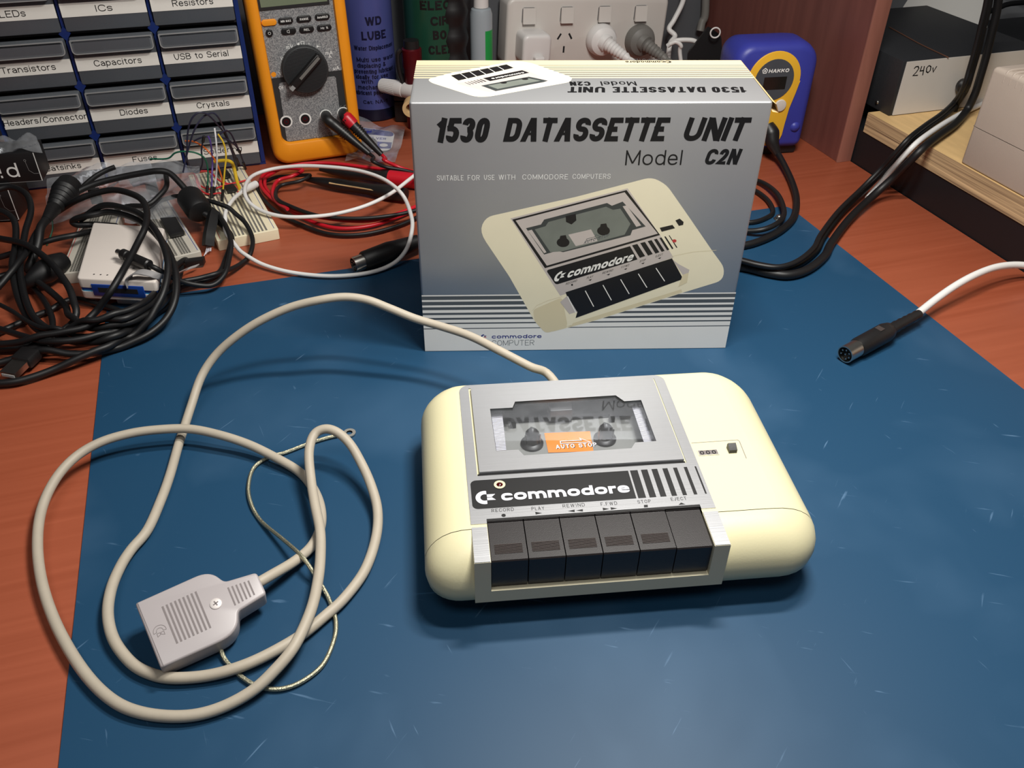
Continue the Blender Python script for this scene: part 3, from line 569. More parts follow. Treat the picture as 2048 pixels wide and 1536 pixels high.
for st, xl, xr, yb, yt in (('1530', 168, 470, 475, 347), ('DATASSETTE', 527, 1390, 470, 345), ('UNIT', 1440, 1806, 466, 345)): ftext(st, xl, xr, yb, yt, 'black_ink_and_shade', wt=.225, sh=.22, sp=.08, cap=.25)
ftext('Model', 1152, 1452, 590, 512, 'black_ink_and_shade', wt=.1, sp=.14); ftext('C2N', 1553, 1757, 587, 506, 'black_ink_and_shade', wt=.225, sh=.22, sp=.1, cap=.25)
for st, xl, xr, yb, yt in (('SUITABLE', 190, 325, 668, 641), ('FOR', 347, 408, 667, 640), ('USE', 430, 484, 665, 639), ('WITH', 505, 590, 664, 638), ('COMMODORE', 626, 861, 663, 636), ('COMPUTERS', 883, 1079, 660, 634)): ftext(st, xl, xr, yb, yt, 'white_ink', wt=.1, sp=.22)
mb.build('title_lettering', bx, 0); mb = MB()
ftext('commodore', 470, 725, 1477, 1455, 'navy_ink', wt=.21, sp=.1); ftext('COMPUTER', 470, 688, 1514, 1484, 'grey_print', wt=.07, sp=.16)
a = f7(415, 1478); clogo(mb, a[0], a[1], f7(415, 1456)[1] - a[1], 'navy_ink', FF, .1, 'red_ink')
mb.build('maker_logo', bx, 0); mb = MB()
def ttext(st, xr, xl, yn, yf, m, **k):                       # reads from behind: px xr is where it starts (right), baseline nearer the back
    a = t7(xr, yf); b = t7(xl, yn); F = lambda u, v, w=0: (a[0] - u, a[1] - v, BH + .06 + w)
    mb.text(st, 0, 0, (a[0] - b[0]), abs(a[1] - b[1]), m, F, 0, **k)
for st, xr, xl in (('1530', 1770, 1612), ('DATASSETTE', 1560, 1100), ('UNIT', 1050, 868)): ttext(st, xr, xl, 218, 189, 'black_ink_and_shade', wt=.2, sh=.12, sp=.14, cap=.26)
ttext('Model', 1205, 1032, 183, 161, 'black_ink_and_shade', wt=.12, sp=.14); ttext('C2N', 972, 872, 183, 162, 'black_ink_and_shade', wt=.2, sp=.14)
ttext('commodore', 1352, 1156, 66, 56.5, 'black_ink_and_shade', wt=.2, sp=.1); ttext('COMPUTER', 1340, 1185, 54, 46, 'grey_print', wt=.08, sp=.16)
a = t7(1388, 58); clogo(mb, 0, 0, 5.2, 'black_ink_and_shade', lambda u, v, w=0: (a[0] - u * 1.1, a[1] - v * .9 + 1.2, BH + .06 + w))
mb.build('top_lettering', bx, 0)
mb = MB()                                                     # printed picture on the front
def P(pts, m, w): mb.ngon([f7(*p) for p in pts], m, FF, w)
body = roundpoly([f7(*p) for p in ((405, 930), (440, 855), (900, 752), (1290, 650), (1365, 690), (1480, 855), (1600, 1030), (1662, 1115), (1652, 1180), (1440, 1245), (1000, 1385), (745, 1452), (690, 1390), (560, 1160))], [9, 5, 2, 5, 5, 2, 2, 5, 5, 2, 2, 7, 4, 2])
mb.ngon(body, 'pic_cream', FF, .1)
mb.ngon(roundpoly([f7(*p) for p in ((680, 1330), (830, 1265), (860, 1420), (745, 1450), (690, 1390))], 3), 'pic_shade', FF, .13)
P(((880, 1400), (1440, 1225), (1445, 1240), (1000, 1383), (860, 1420)), 'pic_shade', .13)
P(((565, 862), (1165, 708), (1330, 945), (1400, 1062), (820, 1258)), 'pic_silver', .16)
P(((575, 868), (1160, 717), (1332, 947), (742, 1117)), 'pic_black', .2); P(((592, 873), (1150, 728), (1320, 940), (752, 1104)), 'pic_silver', .24)
P(((645, 912), (722, 893), (738, 868), (1060, 783), (1085, 797), (1140, 776), (1258, 903), (1190, 922), (1180, 948), (835, 1035), (805, 1028), (738, 1047)), 'pic_dark', .28)
P(((690, 918), (745, 902), (760, 880), (1055, 802), (1090, 818), (1128, 812), (1180, 890), (1150, 945), (835, 1030), (770, 1035)), 'pic_glass', .32)
P(((1140, 800), (1160, 795), (1235, 898), (1210, 905)), 'pic_silver', .34); P(((655, 925), (675, 920), (750, 1035), (738, 1040)), 'pic_silver', .34)
P(((862, 945), (978, 918), (1012, 978), (900, 1004)), 'pic_silver', .36); P(((848, 850), (900, 838), (903, 872), (878, 893), (850, 880)), 'pic_black', .36)
for x, y in ((835, 985), (1042, 925)): mb.ngon([f7(*p) for p in circ(x, y, 33, 16, 24)], 'pic_black', FF, .4); P(((x - 22, y - 5), (x - 14, y - 34), (x + 14, y - 38), (x + 24, y - 5)), 'pic_black', .42)
Ft = lambda u, v, w=0: FF(*f7(935 + u * 1.0 + v * .25, 995 - u * .3 - v * 1.0), .42); mb.text('AUTO STOP', 5, 0, 130, 16, 'grey_print', Ft, 0, wt=.15, sp=.25)
mb.stroke([f7(*p) for p in ((955, 968), (1000, 955), (1003, 945), (1030, 955), (955, 978))], .35, 'grey_print', FF, .42, True)
mb.ngon(roundpoly([f7(*p) for p in ((748, 1128), (1178, 1004), (1216, 1072), (798, 1202))], [2, .3, .3, 2]), 'pic_black', FF, .26)
for i, (x, wd) in enumerate(((1188, 27), (1230, 24), (1268, 20), (1300, 15), (1328, 11), (1353, 7), (1376, 4))):
    y = 1000 - (x - 1188) * .27; P(((x, y), (x + wd, y - wd * .27), (x + wd + 40, y - wd * .27 + 62), (x + 40, y + 64)), 'pic_black', .26)
Ft = lambda u, v, w=0: FF(*f7(852 + u * .966 + v * .42, 1168 - u * .262 - v), .34)
mb.text('commodore', 0, 0, 348, 44, 'white_print', Ft, 0, wt=.235, sp=.07, k=.68); clogo(mb, -72, -4, 52, 'white_print', Ft)
for st, x, y, L_ in (('RECORD', 848, 1203, 60), ('PLAY', 955, 1173, 34), ('REWIND', 1035, 1148, 58), ('F.FWD', 1132, 1118, 42), ('STOP', 1226, 1088, 32), ('EJECT', 1308, 1062, 38)):
    Ft = lambda u, v, w=0: FF(*f7(x + u * .95 + v * .3, y - u * .3 - v), .3); mb.text(st, 0, 0, L_, 11, 'pic_black', Ft, 0, wt=.14, sp=.2)
    cx0, cy0 = x + L_ * .55, y + 5 - L_ * .1; mb.ngon([f7(*p) for p in (circ(cx0, cy0, 5, 10) if st == 'RECORD' else [(cx0 - 9, cy0 + 3), (cx0 + 9, cy0 - 3), (cx0 + 2, cy0 + 6)])], 'pic_black', FF, .3)
P(((848, 1240), (1393, 1066), (1400, 1080), (1450, 1172), (900, 1372), (868, 1300)), 'pic_black', .3)
for i in range(6): t = i / 6; P([(850 + t * 543 + 6, 1262 - t * 174), (854 + t * 543 + 6, 1260 - t * 174), (903 + t * 545, 1345 - t * 195), (899 + t * 545, 1347 - t * 195)], 'white_print', .34)
P(((820, 1290), (856, 1258), (908, 1342), (868, 1352)), 'pic_silver', .32); P(((868, 1352), (908, 1340), (898, 1375), (880, 1408), (852, 1415)), 'pic_cream', .33)
P(((1395, 1072), (1425, 1095), (1482, 1125), (1475, 1150), (1448, 1150)), 'pic_silver', .32); P(((1448, 1150), (1478, 1140), (1470, 1190), (1425, 1212)), 'pic_shade', .33)
P(((1330, 910), (1395, 895), (1408, 912), (1340, 930)), 'pic_black', .3); P(((1410, 872), (1432, 863), (1452, 880), (1450, 895), (1428, 900)), 'pic_black', .3)
mb.ngon([f7(*p) for p in circ(1405, 977, 11, 14, 8)], 'red_ink', FF, .3)
mb.stroke([f7(*p) for p in ((678, 1335), (700, 1308), (760, 1282), (830, 1262))], .35, 'pic_shade', FF, .2); mb.stroke([f7(*p) for p in ((1385, 1058), (1500, 1034), (1620, 1025))], .35, 'pic_shade', FF, .2)
mb.build('printed_picture', bx, 0)
mb = MB()                                                     # the same picture, smaller, on the top face
def P2(pts, m, w): mb.ngon([t7(*p) for p in pts], m, FT, w)
mb.ngon(roundpoly([t7(*p) for p in ((140, 150), (260, 118), (590, 55), (665, 64), (885, 142), (868, 165), (450, 240), (385, 240), (160, 168))], [4, 1, 5, 5, 4, 3, 4, 5, 3]), 'pic_cream', FT, .1)
P2(((285, 172), (640, 98), (775, 160), (465, 220)), 'pic_silver', .15)
P2(((260, 131), (545, 74), (582, 92), (300, 157)), 'pic_black', .2)
for t in (1, 2, 3, 4, 5): t /= 6; P2([(260 + 285 * t, 131 - 57 * t), (263 + 285 * t, 130.5 - 57 * t), (300 + 282 * t, 156 - 64 * t), (296 + 282 * t, 157 - 64 * t)], 'white_print', .24)
P2(((425, 145), (625, 104), (662, 117), (462, 160)), 'pic_black', .2)
for i in range(6): x = 330 + i * 15; P2([(x, 167 - i * 3.3), (x + 3 + i, 166.5 - i * 3.3), (x + 35 + i, 178 - i * 3.3), (x + 30, 179 - i * 3.3)], 'pic_black', .2)
P2(((415, 183), (660, 137), (700, 145), (757, 158), (735, 165), (490, 211)), 'pic_dark', .22); P2(((450, 183), (655, 145), (720, 158), (500, 200)), 'pic_glass', .26)
for x, y in ((530, 168), (640, 149)): mb.ngon([t7(*p) for p in circ(x, y, 18, 12, 5)], 'pic_black', FT, .3)
a, b = t7(635, 116), t7(470, 148); d = (Vector(b) - Vector(a)); L_ = d.length; d /= L_; e = Vector((-d.y, d.x)); Ft = lambda u, v, w=0: (a[0] + d.x * u + e.x * v, a[1] + d.y * u + e.y * v, BH + .12 + w)
mb.text('commodore', 0, -1.2, L_, 2.6, 'white_print', Ft, 0, wt=.2, sp=.1)
mb.build('printed_picture', bx, 0)
# torn end flap on the right side
mb = MB(); zt = BH
mb.loops([[(BW - .3, 1, zt - .3), (BW - .4, 30, zt - .5), (BW - .8, BD, zt - .1)], [(BW + 2.0, -.5, zt - 1.6), (BW + 1.0, 30, zt - 1.0), (BW + .3, BD, zt - .3)], [(BW + 4.0, -1, zt - 6.5), (BW + 2.2, 12, zt - 3.5), (BW + .5, BD, zt - 1.5)], [(BW + .3, -.2, zt - 6), (BW + .2, 12, zt - 4), (BW + .2, BD, zt - 2)]], 'kraft', False, False)
mb.v = [(x, y, z) for x, y, z in mb.v]; mb.build('torn_flap', bx, 0, label='frayed brown paper edge of the end flap')

# ------------------------------------------------------------ drawer cabinet
cb_ = thing('drawer_cabinet', 'blue small-parts cabinet with smoky plastic drawers and white paper labels behind the cables', 'cabinet', (-260.3, 840.2, 0), R_(18))
CX = [-224.5, -149.2, -74.4, .6]; CZ = [0, 46.6, 93.3, 140, 186.6]
mb = MB(); mb.box(-228, 2, -1, 3.5, 140, 1.6, 'blue_frame'); mb.box(-228, 2, 185.4, 3.5, 140, 188, 'blue_frame'); mb.box(-228, 138, 0, 3.5, 140, 186, 'dark_cavity')
for x in CX: mb.box(x - 1.2 - (1.5 if x < -200 else 0), 2, 1, x + 1.2 + (1.7 if x > 0 else 0), 138, 186, 'blue_frame')
for z in CZ[1:-1]: mb.box(-226, 3, z - 1.2, 1, 138, z + .6, 'dark_cavity')
for x in CX[1:3]:
    for z in CZ[1:-1]: mb.prism([(x - 5, z), (x, z - 6), (x + 5, z), (x, z + 6)], -2, 1, 'blue_frame', lambda u, v, w: (u, 1.5 + w, v))
mb.build('frame', cb_)
TXT = [[('Heatsinks', .23, .75), ('Fuses', .36, .68), ('Soldering', .25, .77)], [('Headers/Connector', .0, 1.0), ('Diodes', .36, .71), ('Crystals', .29, .72)], [('Transistors', .18, .81), ('Capacitors', .21, .79), ('USB to Serial', .14, .83)], [('LEDs', .37, .66), ('ICs', .4, .6), ('Resistors', .26, .76)], [None] * 3]
for r in range(4):
    for c in range(3):
        x0, x1, z0, z1 = CX[c] + 2.2, CX[c + 1] - 1.8, CZ[r] + 1.5, CZ[r + 1] - 3.4; F = FXZ(0, 0, 0)
        mb = MB().prism(rr(x0, z0, x1, z1, 1.5, 3), -1.5, 1, 'drawer_plastic', F, .5)
        mb.box(x0 + 1, 1.5, z0 + .5, x1 - 1, 110, z0 + 2, 'drawer_plastic'); mb.prism(rr(x0, z0, x1, z1, 1.5, 3), -112, -110, 'drawer_plastic', F)
        dr = mb.build('drawer', cb_)
        mb = MB().prism(rr(x0 + .5, z1 - 13.5, x1 - .5, z1 - .5, [4, 1, 1, 4], 4), 1, 8, 'lip_plastic', F, 1.2)
        o_ = rr(x0 + .5, z1 - 13.5, x1 - .5, z1 - .5, [4, 1, 1, 4], 4); mb.stroke(inset(o_, .6), .9, 'rib_white' if False else 'grey_line', F, 8.1, True); mb.ngon(inset(o_, 2.6), 'meter_dark' if False else 'drawer_plastic', F, 8.05)
        mb.build('lip', dr)
        mb = MB().box(x0, z1 - 29.5, 1, x1, z1 - 18, 1.25, 'label_paper', 0, F); t_, fa, fb = TXT[r][c]; W_ = x1 - x0
        mb.text(t_, x0 + W_ * fa, z1 - 26.4, W_ * min(fb - fa, .99 if fa else 1.0), 5.6, 'black_ink_and_shade', F, 1.35, .12, 0, .13); mb.build('drawer_label', dr, 0)
        mb = MB()
        for k in range(random.randint(2, 4)):
            a = random.uniform(x0 + 6, x1 - 16); b = random.uniform(4, 30); mb.box(a, b, z0 + 2, a + random.uniform(5, 12), b + 8, z0 + random.uniform(5, 13), random.choice(['grey_plastic', 'kraft', 'steel', 'black_plastic']), .5)
        mb.build('small_parts', dr)

# ------------------------------------------------------------ multimeter and its leads
MP = at(640, 322); mt = thing('multimeter', 'digital multimeter in an orange holster standing beside the blue parts cabinet', 'multimeter', (MP.x, MP.y, 1), R_(20), None, R_(-1.2))
F = FXZ(0, 0, 0); MN = Vector((math.sin(R_(20)), -math.cos(R_(20)), 0))
def ml(px, py, w=-4): p = loc_of(mt, onp(px, py, MP + MN * w, MN)); return (p.x, p.z)
gm = lambda x, y, w=-4: ml(480 + x / 3.657, y / 3.657, w)
LL = [[F(x, y, w) for x, y in rr(-45 + i, -1 + i, 47 - i, 198 - i, r_, 6)] for i, w, r_ in ((5, -46, 10), (0, -40, 15), (0, -6, 15), (1.5, -2, 14), (5, 0, 11))]
LL += [[F(x, y, w) for x, y in rr(-34.5 + i, 21 + i, 36 - i, 190 - i, 8, 6)] for i, w in ((-1, 0), (0, -.6), (1, -5))]
MB().loops(LL, 'meter_orange', True, False).build('holster', mt, 45, label='orange rubber holster')
mb = MB().ngon(rr(-34.5, 21, 36, 190, 8, 6), 'meter_dark', F, -4.6)
mb.ngon(rr(-34.5, 87, 36, 189, [.5, 7, 7, .5], 4), 'granite', F, -4.2); mb.ngon(roundpoly([(-29.5, 22.5), (27.5, 22.5), (28.5, 82), (-27.5, 82)], [3, 3, 3, 3]), 'granite', F, -4.2); mb.build('face_plate', mt, 0)
MB().box(-33.5, 149, -4.2, 32, 188, -3.4, 'meter_dark', .4, F).box(-31.5, 152, -3.4, 30, 186, -3.2, 'lcd', 0, F).build('display', mt)
BT = [(-26.6, 138.3), (-11.2, 138.4), (6, 138.5), (23.4, 138.6), (-28, 129), (-10, 128.9), (7, 128.8), (23.8, 128.7)]
for i, (x, z) in enumerate(BT):
    sh_ = circ(x, z, 3.4, 16) if i == 4 else rr(x - 7, z - 2.9, x + 7, z + 2.9, 2.8, 4); MB().prism(sh_, -4.2, -2.6, 'meter_orange' if i == 0 else 'black_plastic', F, .7).build('button', mt)
dc = (-.6, 93); mb = MB().prism(circ(dc[0], dc[1], 22.4, 40), -4.2, 3, 'meter_dark', F, 1.2); ua = R_(41)
for k in range(-16, 17):
    q = k * 1.25; h_ = math.sqrt(max(0, 20.6 ** 2 - q * q))
    if h_ > 1: mb.stroke([(dc[0] - h_, dc[1] + q), (dc[0] + h_, dc[1] + q)], .45, 'black_ink_and_shade', F, 3.06)
dcu = lambda a, b: (dc[0] + a * math.cos(ua) - b * math.sin(ua), dc[1] + a * math.sin(ua) + b * math.cos(ua))
dl_ = mb.build('rotary_dial', mt)
mb = MB().prism([dcu(-20, -3.4), dcu(19, -3.4), dcu(20, 0), dcu(19, 3.4), dcu(-20, 3.4)], 3.1, 9, 'black_plastic', F, 1); mb.prism([dcu(-9, -1.2), dcu(18.5, -1.2), dcu(18.5, 1.6), dcu(-9, 1.6)], 9, 9.3, 'grey_plastic', F); mb.prism([dcu(-23, -2), dcu(-18.5, -2), dcu(-18.5, 2), dcu(-23, 2)], 3.1, 9.3, 'grey_line', F); mb.build('pointer', dl_)
mb = MB()
def mtx(st, x, y, wpx, hpx, m='white_ink', w=-4.1, wt=.15):
    a = gm(x, y, w); s_ = .147; mb.text(st, a[0], a[1], wpx * s_, hpx * s_, m, F, w, wt, 0, .14)
for a_ in (('mV', 340, 360, 44, 24), ('Ω', 446, 330, 24, 24), ('V', 300, 446, 18, 24), ('V', 286, 552, 18, 24), ('OFF', 286, 655, 52, 22), ('mA', 626, 402, 48, 22), ('A', 648, 426, 20, 22), ('µA', 684, 512, 40, 22), ('~', 632, 374, 26, 14), ('~', 684, 488, 26, 14), ('~', 284, 528, 20, 12), ('mV', 352, 330, 20, 8)): mtx(*a_)
mb.ngon([gm(x, y, -4.1) for x, y in circ(246, 545, 19, 14)], 'meter_orange', F, -4.1)
for p, q in (((560, 340), (590, 340)), ((745, 392), (760, 388)), ((740, 495), (755, 491)), ((496, 318), (512, 318))): mb.stroke([gm(*p), gm(*q)], .35, 'white_ink', F, -4.1)
mb.ngon([gm(562, 330), gm(580, 340), gm(562, 350)], 'white_ink', F, -4.05); mb.ngon([gm(414, 322), gm(424, 316), gm(434, 308), gm(434, 336), gm(424, 330)], 'white_ink', F, -4.05)
mb.stroke([gm(355, 950), gm(362, 1000), gm(650, 965)], .3, 'grey_line', F, -4.1); mb.stroke([gm(568, 1010), gm(596, 1007), gm(580, 990)], .35, 'grey_line', F, -4.1, True)
mtx('mA', 440, 818, 40, 14, 'grey_line'); mtx('COM', 590, 800, 52, 14, 'grey_line'); mtx('V Ω', 720, 790, 60, 14, 'grey_line'); mtx('10A MAX', 400, 995, 60, 10, 'grey_line'); mtx('FUSED', 404, 1010, 55, 10, 'grey_line')
for st, i, wd in (('MIN MAX', 1, 9.5), ('RANGE', 2, 8), ('AutoHOLD', 3, 10), ('REL', 6, 5.5), ('Hz %', 7, 7)): x, z = BT[i]; mb.text(st, x - wd / 2, z - 1, wd, 2, 'white_ink', F, -2.5, .16, 0, .16)
mb.stroke(circ(BT[4][0], BT[4][1], 1.2, 10), .3, 'white_ink', F, -2.5, True)
mb.stroke([(BT[5][0] - 1.5, BT[5][1] - .8), (BT[5][0] + .5, BT[5][1] - 1.4), (BT[5][0] + .5, BT[5][1] + 1.4), (BT[5][0] - 1.5, BT[5][1] + .8)], .3, 'white_ink', F, -2.5, True)
mb.build('face_lettering', mt, 0)
JK = [(-26.6, 43.2), (-7.7, 43.4), (13.2, 44.2), (31.0, 44.4)]
for i, (x, z) in enumerate(JK):
    mb = MB().ring(x, z, 4.5, 6.1, 'white_ink', F, -4.0).prism(circ(x, z, 4.5, 20), -4.2, -3.6, 'black_plastic', F).ring(x, z, 1.5, 2.4, 'deep_red', F, -3.5).prism(circ(x, z, 1.2, 10), -3.6, -3.3, 'dark_cavity', F); mb.build('jack', mt)
def jw(i, w): x, z = JK[i]; return MW[mt.name] @ Vector(F(x, z, w))
def mp(px, py, w): return onp(px, py, MP + MN * w, MN)
def lead(nm, lab, i, m, px1, cord, probe, capm):
    t = thing(nm, lab, 'test lead', (jw(i, 0).x, jw(i, 0).y, 0)); j0, j1 = jw(i, -3), jw(i, 9); e = mp(*px1, 32)
    dirn = (e - j1).normalized(); mb = MB().tube([j0, j1 - Vector((0, 0, .1)), j1 + dirn * 9, j1.lerp(e, .5), e], 5, 'black_plastic', 14, 6, rlist=[5.4, 6, 5.6, 4.6, 2.9])
    if capm: mb.tube([j1 - dirn * 2 + Vector((0, 0, .6)), j1 + dirn * 1 + Vector((0, 0, .6)), j1 + dirn * 6 + Vector((0, 0, .5)), j1 + dirn * 11 + Vector((0, 0, .3))], 6.6, capm, 14, 4, rlist=[5, 6.5, 6.5, 6.2])
    for k in range(4): q = j1.lerp(e, .32 + .05 * k); mb.tube([q - dirn * .6, q + dirn * .6], 5.9 - .14 * k, 'black_plastic', 14, 1)
    mb.local(t).build('plug', t)
    cpts = [e - dirn * 2, e + dirn * 6] + pth(cord); reg(t, cpts, 1.75, m, 12, 10)
    A, B = at(*probe[0]), at(*probe[1]); mb = MB().tube([A.lerp(B, k / 6) for k in range(7)], 5, 'black_plastic', 12, 3, rlist=[2.2, 4.2, 5.6, 5.2, 5.6, 7.5, 6.5])
    if capm: mb.tube([A.lerp(B, .8), A.lerp(B, 1.12)], 7.6, capm, 12, 1)
    else: mb.box(-1, -1, 0, 0, 0, 1, 'black_plastic', 0, lambda u, v, w: tuple(A + Vector((u, v, w - 1)))); mb.tube([A.lerp(B, .25) + Vector((0, -4.6, 2)), A.lerp(B, .8) + Vector((0, -5, 2))], .9, 'kraft', 6, 2)
    mb.local(t).build('probe', t); return t
def ell(cx, cy, rx, ry, a0, a1, z, n=9, tilt=0): return [(cx + rx * math.cos(R_(a0 + (a1 - a0) * i / (n - 1))), cy + ry * math.sin(R_(a0 + (a1 - a0) * i / (n - 1))) + tilt * math.cos(R_(a0 + (a1 - a0) * i / (n - 1))), z) for i in range(n)]
rc = [(768, 320, 18), (800, 335, 10), (850, 352, 5), (880, 372, 3), (870, 405, 2.5), (845, 412, 2.5), (800, 432, 2.5), (740, 452, 2.5), (670, 456, 2.5), (605, 435, 2.5), (560, 405, 3), (530, 372, 5), (545, 345, 8), (590, 330, 10), (650, 326, 10), (720, 333, 10), (800, 345, 9), (860, 365, 8), (862, 395, 7), (815, 420, 6.5), (750, 440, 6), (680, 440, 6), (600, 425, 6), (548, 398, 6), (522, 372, 7), (528, 350, 9), (565, 337, 11), (605, 340, 13), (585, 352, 13), (555, 362, 10), (545, 385, 7.5), (555, 405, 6.5), (575, 418, 9.2)]
bc = [(745, 322, 22), (775, 335, 14), (830, 346, 9), (885, 362, 7), (890, 395, 5), (850, 425, 3), (800, 450, 2.3), (730, 468, 2.3), (660, 468, 2.3), (600, 448, 2.3), (555, 425, 2.3), (522, 392, 2.6), (516, 368, 4), (540, 356, 7), (580, 352, 10), (620, 350, 11.5), (600, 362, 11), (560, 372, 8), (552, 395, 10), (580, 412, 10.5), (640, 432, 10), (720, 437, 10), (790, 430, 10), (835, 420, 10)]
lead('test_lead', 'red test lead in the right-hand meter socket, coiled on the desk', 3, 'red_plastic', (763, 309), rc, [(640, 338, 6), (815, 360, 7)], 'red_plastic')
lead('test_lead', 'black test lead in the meter socket beside the red plug, coiled on the desk', 2, 'cable_black', (738, 307), bc, [(612, 358, 6.5), (812, 390, 7.2)], None)

# ------------------------------------------------------------ back row: cans, bottles, torch, tape, marker
def onb(px, py, b): return onp(px, py, dk(0, b), DB)
def flo(p): return Vector((p.x, p.y, -1))
def cyF(c, r, a0): return lambda u, v, w=0: (c[0] + (r + .12 + w) * math.sin(u / r + a0), c[1] - (r + .12 + w) * math.cos(u / r + a0), v)
WC = at(753, 233) + Vector((-4, 13, 0)); WC.z = -1
can = thing('spray_can', 'blue spray can of lubricant with dark printed words beside the orange multimeter', 'spray can', WC)
MB().lathe([(0, 26), (1, 28), (3, 28.5), (14, 28.5)], (0, 0, 0), (0, 0, 1), 'can_dark', 36).lathe([(14, 28.5), (168, 28.5)], (0, 0, 0), (0, 0, 1), 'can_blue', 36).lathe([(168, 28.5), (188, 28.5), (191, 29), (193, 28), (205, 20), (206, 0)], (0, 0, 0), (0, 0, 1), 'can_navy_ink' if False else 'hakko_blue', 36).build('can_body', can)
MB().lathe([(205, 14), (222, 13.5), (226, 10), (226, 0)], (0, 0, 0), (0, 0, 1), 'white_plastic', 24).build('spray_cap', can)
fc = lambda x, y: onp(480 + x / 3.657, y / 3.657, Vector(WC) + Vector((0, -28.5, 0)), Vector((0, 1, 0)))
Fc = cyF((0, 0), 28.5, -math.atan2(WC.x, WC.y)); mb = MB(); WX = fc(1000, 300).x - 5
for st, x0, x1, y, h in (('WD', 946, 1066, 190, 62), ('LUBE', 920, 1106, 296, 62), ('Water Displacement', 860, 1185, 370, 30), ('Multi use water', 880, 1195, 455, 30), ('displacing &', 885, 1100, 497, 30), ('preventing lubricant', 860, 1180, 540, 30), ('ideally for use', 872, 1120, 580, 30), ('with', 915, 1000, 612, 30), ('mechanical', 890, 1100, 655, 30), ('lubricant penetrant', 866, 1150, 695, 30), ('Cat: NA-1', 930, 1110, 760, 24)):
    a, b = fc(x0, y), fc(x1, y - h); mb.text(st, a.x - WX, a.z + 1, b.x - a.x, b.z - a.z, 'can_navy_ink', Fc, .05, .22 if h > 50 else .2, 0, .09)
mb.build('printed_words', can, 0)
GC = dk(-385, 268, -1)
can = thing('spray_can', 'green spray can of contact cleaner half hidden behind the black corrugated bottle', 'spray can', GC)
MB().lathe([(0, 30), (2, 32.5), (188, 32.5), (191, 33), (204, 20), (205, 0)], (0, 0, 0), (0, 0, 1), 'can_green', 36).build('can_body', can)
MB().lathe([(204, 14), (222, 13), (224, 0)], (0, 0, 0), (0, 0, 1), 'white_plastic', 24).build('spray_cap', can)
fg = lambda x, y: onp(480 + x / 3.657, y / 3.657, GC + Vector((0, -32.5, 0)), Vector((0, 1, 0))); Fc = cyF((0, 0), 32.5, -math.atan2(GC.x, GC.y)); mb = MB()
for st, x, y, W in (('ELEC', 1294, 68, 34), ('CIRCUIT', 1373, 182, 52), ('BOARD', 1392, 285, 40), ('CLEANER', 1360, 392, 52)): a = fg(x, y); mb.text(st, a.x - GC.x, a.z, W, 9.5, 'black_ink_and_shade', Fc, .05, .24, 0, .1)
mb.build('printed_words', can, 0)
t = thing('corrugated_bottle', 'black corrugated bottle standing between the green can and the clear bottle', 'bottle', flo(onb(904, 100, 252)))
MB().lathe([(0, 14), (1, 17)] + [(4 + k * 5.5, 17.4 + 1.6 * math.cos(k * math.pi / 2.5)) for k in range(32)] + [(178, 12), (180, 0)], (0, 0, 0), (0, 0, 1), 'cable_black', 24).build('bottle_body', t)
MB().lathe([(176, 9), (196, 9), (197, 0)], (0, 0, 0), (0, 0, 1), 'black_plastic', 20).build('screw_cap', t)
t = thing('plastic_bottle', 'small clear bottle with a white cap and green label beside the power board', 'bottle', flo(onb(963, 100, 256)))
zs = onb(963, 20, 243).z
MB().lathe([(0, 11), (1, 12.6), (zs - 6, 12.6), (zs - 1, 11), (zs + 1, 7), (zs + 5, 7)], (0, 0, 0), (0, 0, 1), 'bottle_clear', 28).build('bottle_body', t)
MB().lathe([(zs + 1, 8.4), (zs + 36, 7.6), (zs + 37, 0)], (0, 0, 0), (0, 0, 1), 'white_plastic', 24).build('screw_cap', t)
F = cyF((0, 0), 12.6, 0); mb = MB(); mb.loops([[F(u, zs - 62, 0) for u in [5 + k * 2 for k in range(12)]], [F(u, zs - 22, 0) for u in [5 + k * 2 for k in range(12)]]], 'green_label', False, False); mb.f.pop(); mb.m.pop(); mb.build('paper_label', t)
TR = flo(onb(825, 130, 222)); zt_ = onb(825, 97, 212).z
t = thing('torch', 'dark red metal torch standing in front of the green can', 'torch', TR)
MB().lathe([(0, 9), (1, 10), (zt_ - 22, 10), (zt_ - 20, 10.8), (zt_ - 2, 10.8), (zt_ - 1, 9.8), (zt_, 0)], (0, 0, 0), (0, 0, 1), 'deep_red', 24).build('barrel', t)
MB().lathe([(zt_ - 1, 8.6), (zt_ + 7, 8.2), (zt_ + 8, 0)], (0, 0, 0), (0, 0, 1), 'black_plastic', 20).build('tail_switch', t)
MB().tube([(-11.2, -2, zt_ - 40), (-14.5, -3, zt_ - 25), (-15, -3, zt_ - 8), (-11, -2, zt_ - 2)], 2.6, 'black_plastic', 8).build('pocket_clip', t)
K0 = at(790, 243); t = thing('storage_case', 'flat black case lying behind the left edge of the printed box', 'case', (K0.x, K0.y, -1))
MB().box(0, 0, 0, 95, 70, 24, 'black_plastic', 2).build('case_base', t); MB().box(0, 0, 24.2, 95, 70, 34, 'black_plastic', 2).build('lid', t)
p = at(820, 218, 42); t = thing('tape_roll', 'small roll of brown tape standing on the black case behind the printed box', 'tape', (p.x + 1, p.y, 33))
MB().loops([[(9 * q * math.cos(2 * math.pi * j / 32), h, 9 + 9 * q * math.sin(2 * math.pi * j / 32)) for j in range(32)] for h, q in ((0, .6), (0, 1), (14, 1), (14, .6), (0, .6))], 'kraft', False, False).build('tape_ring', t)
A = at(762, 170, 41.5); B = at(824, 182, 42); t = thing('glue_bottle', 'white ribbed cap of a glue bottle poking out left of the printed box', 'bottle', (A.x, A.y, 33))
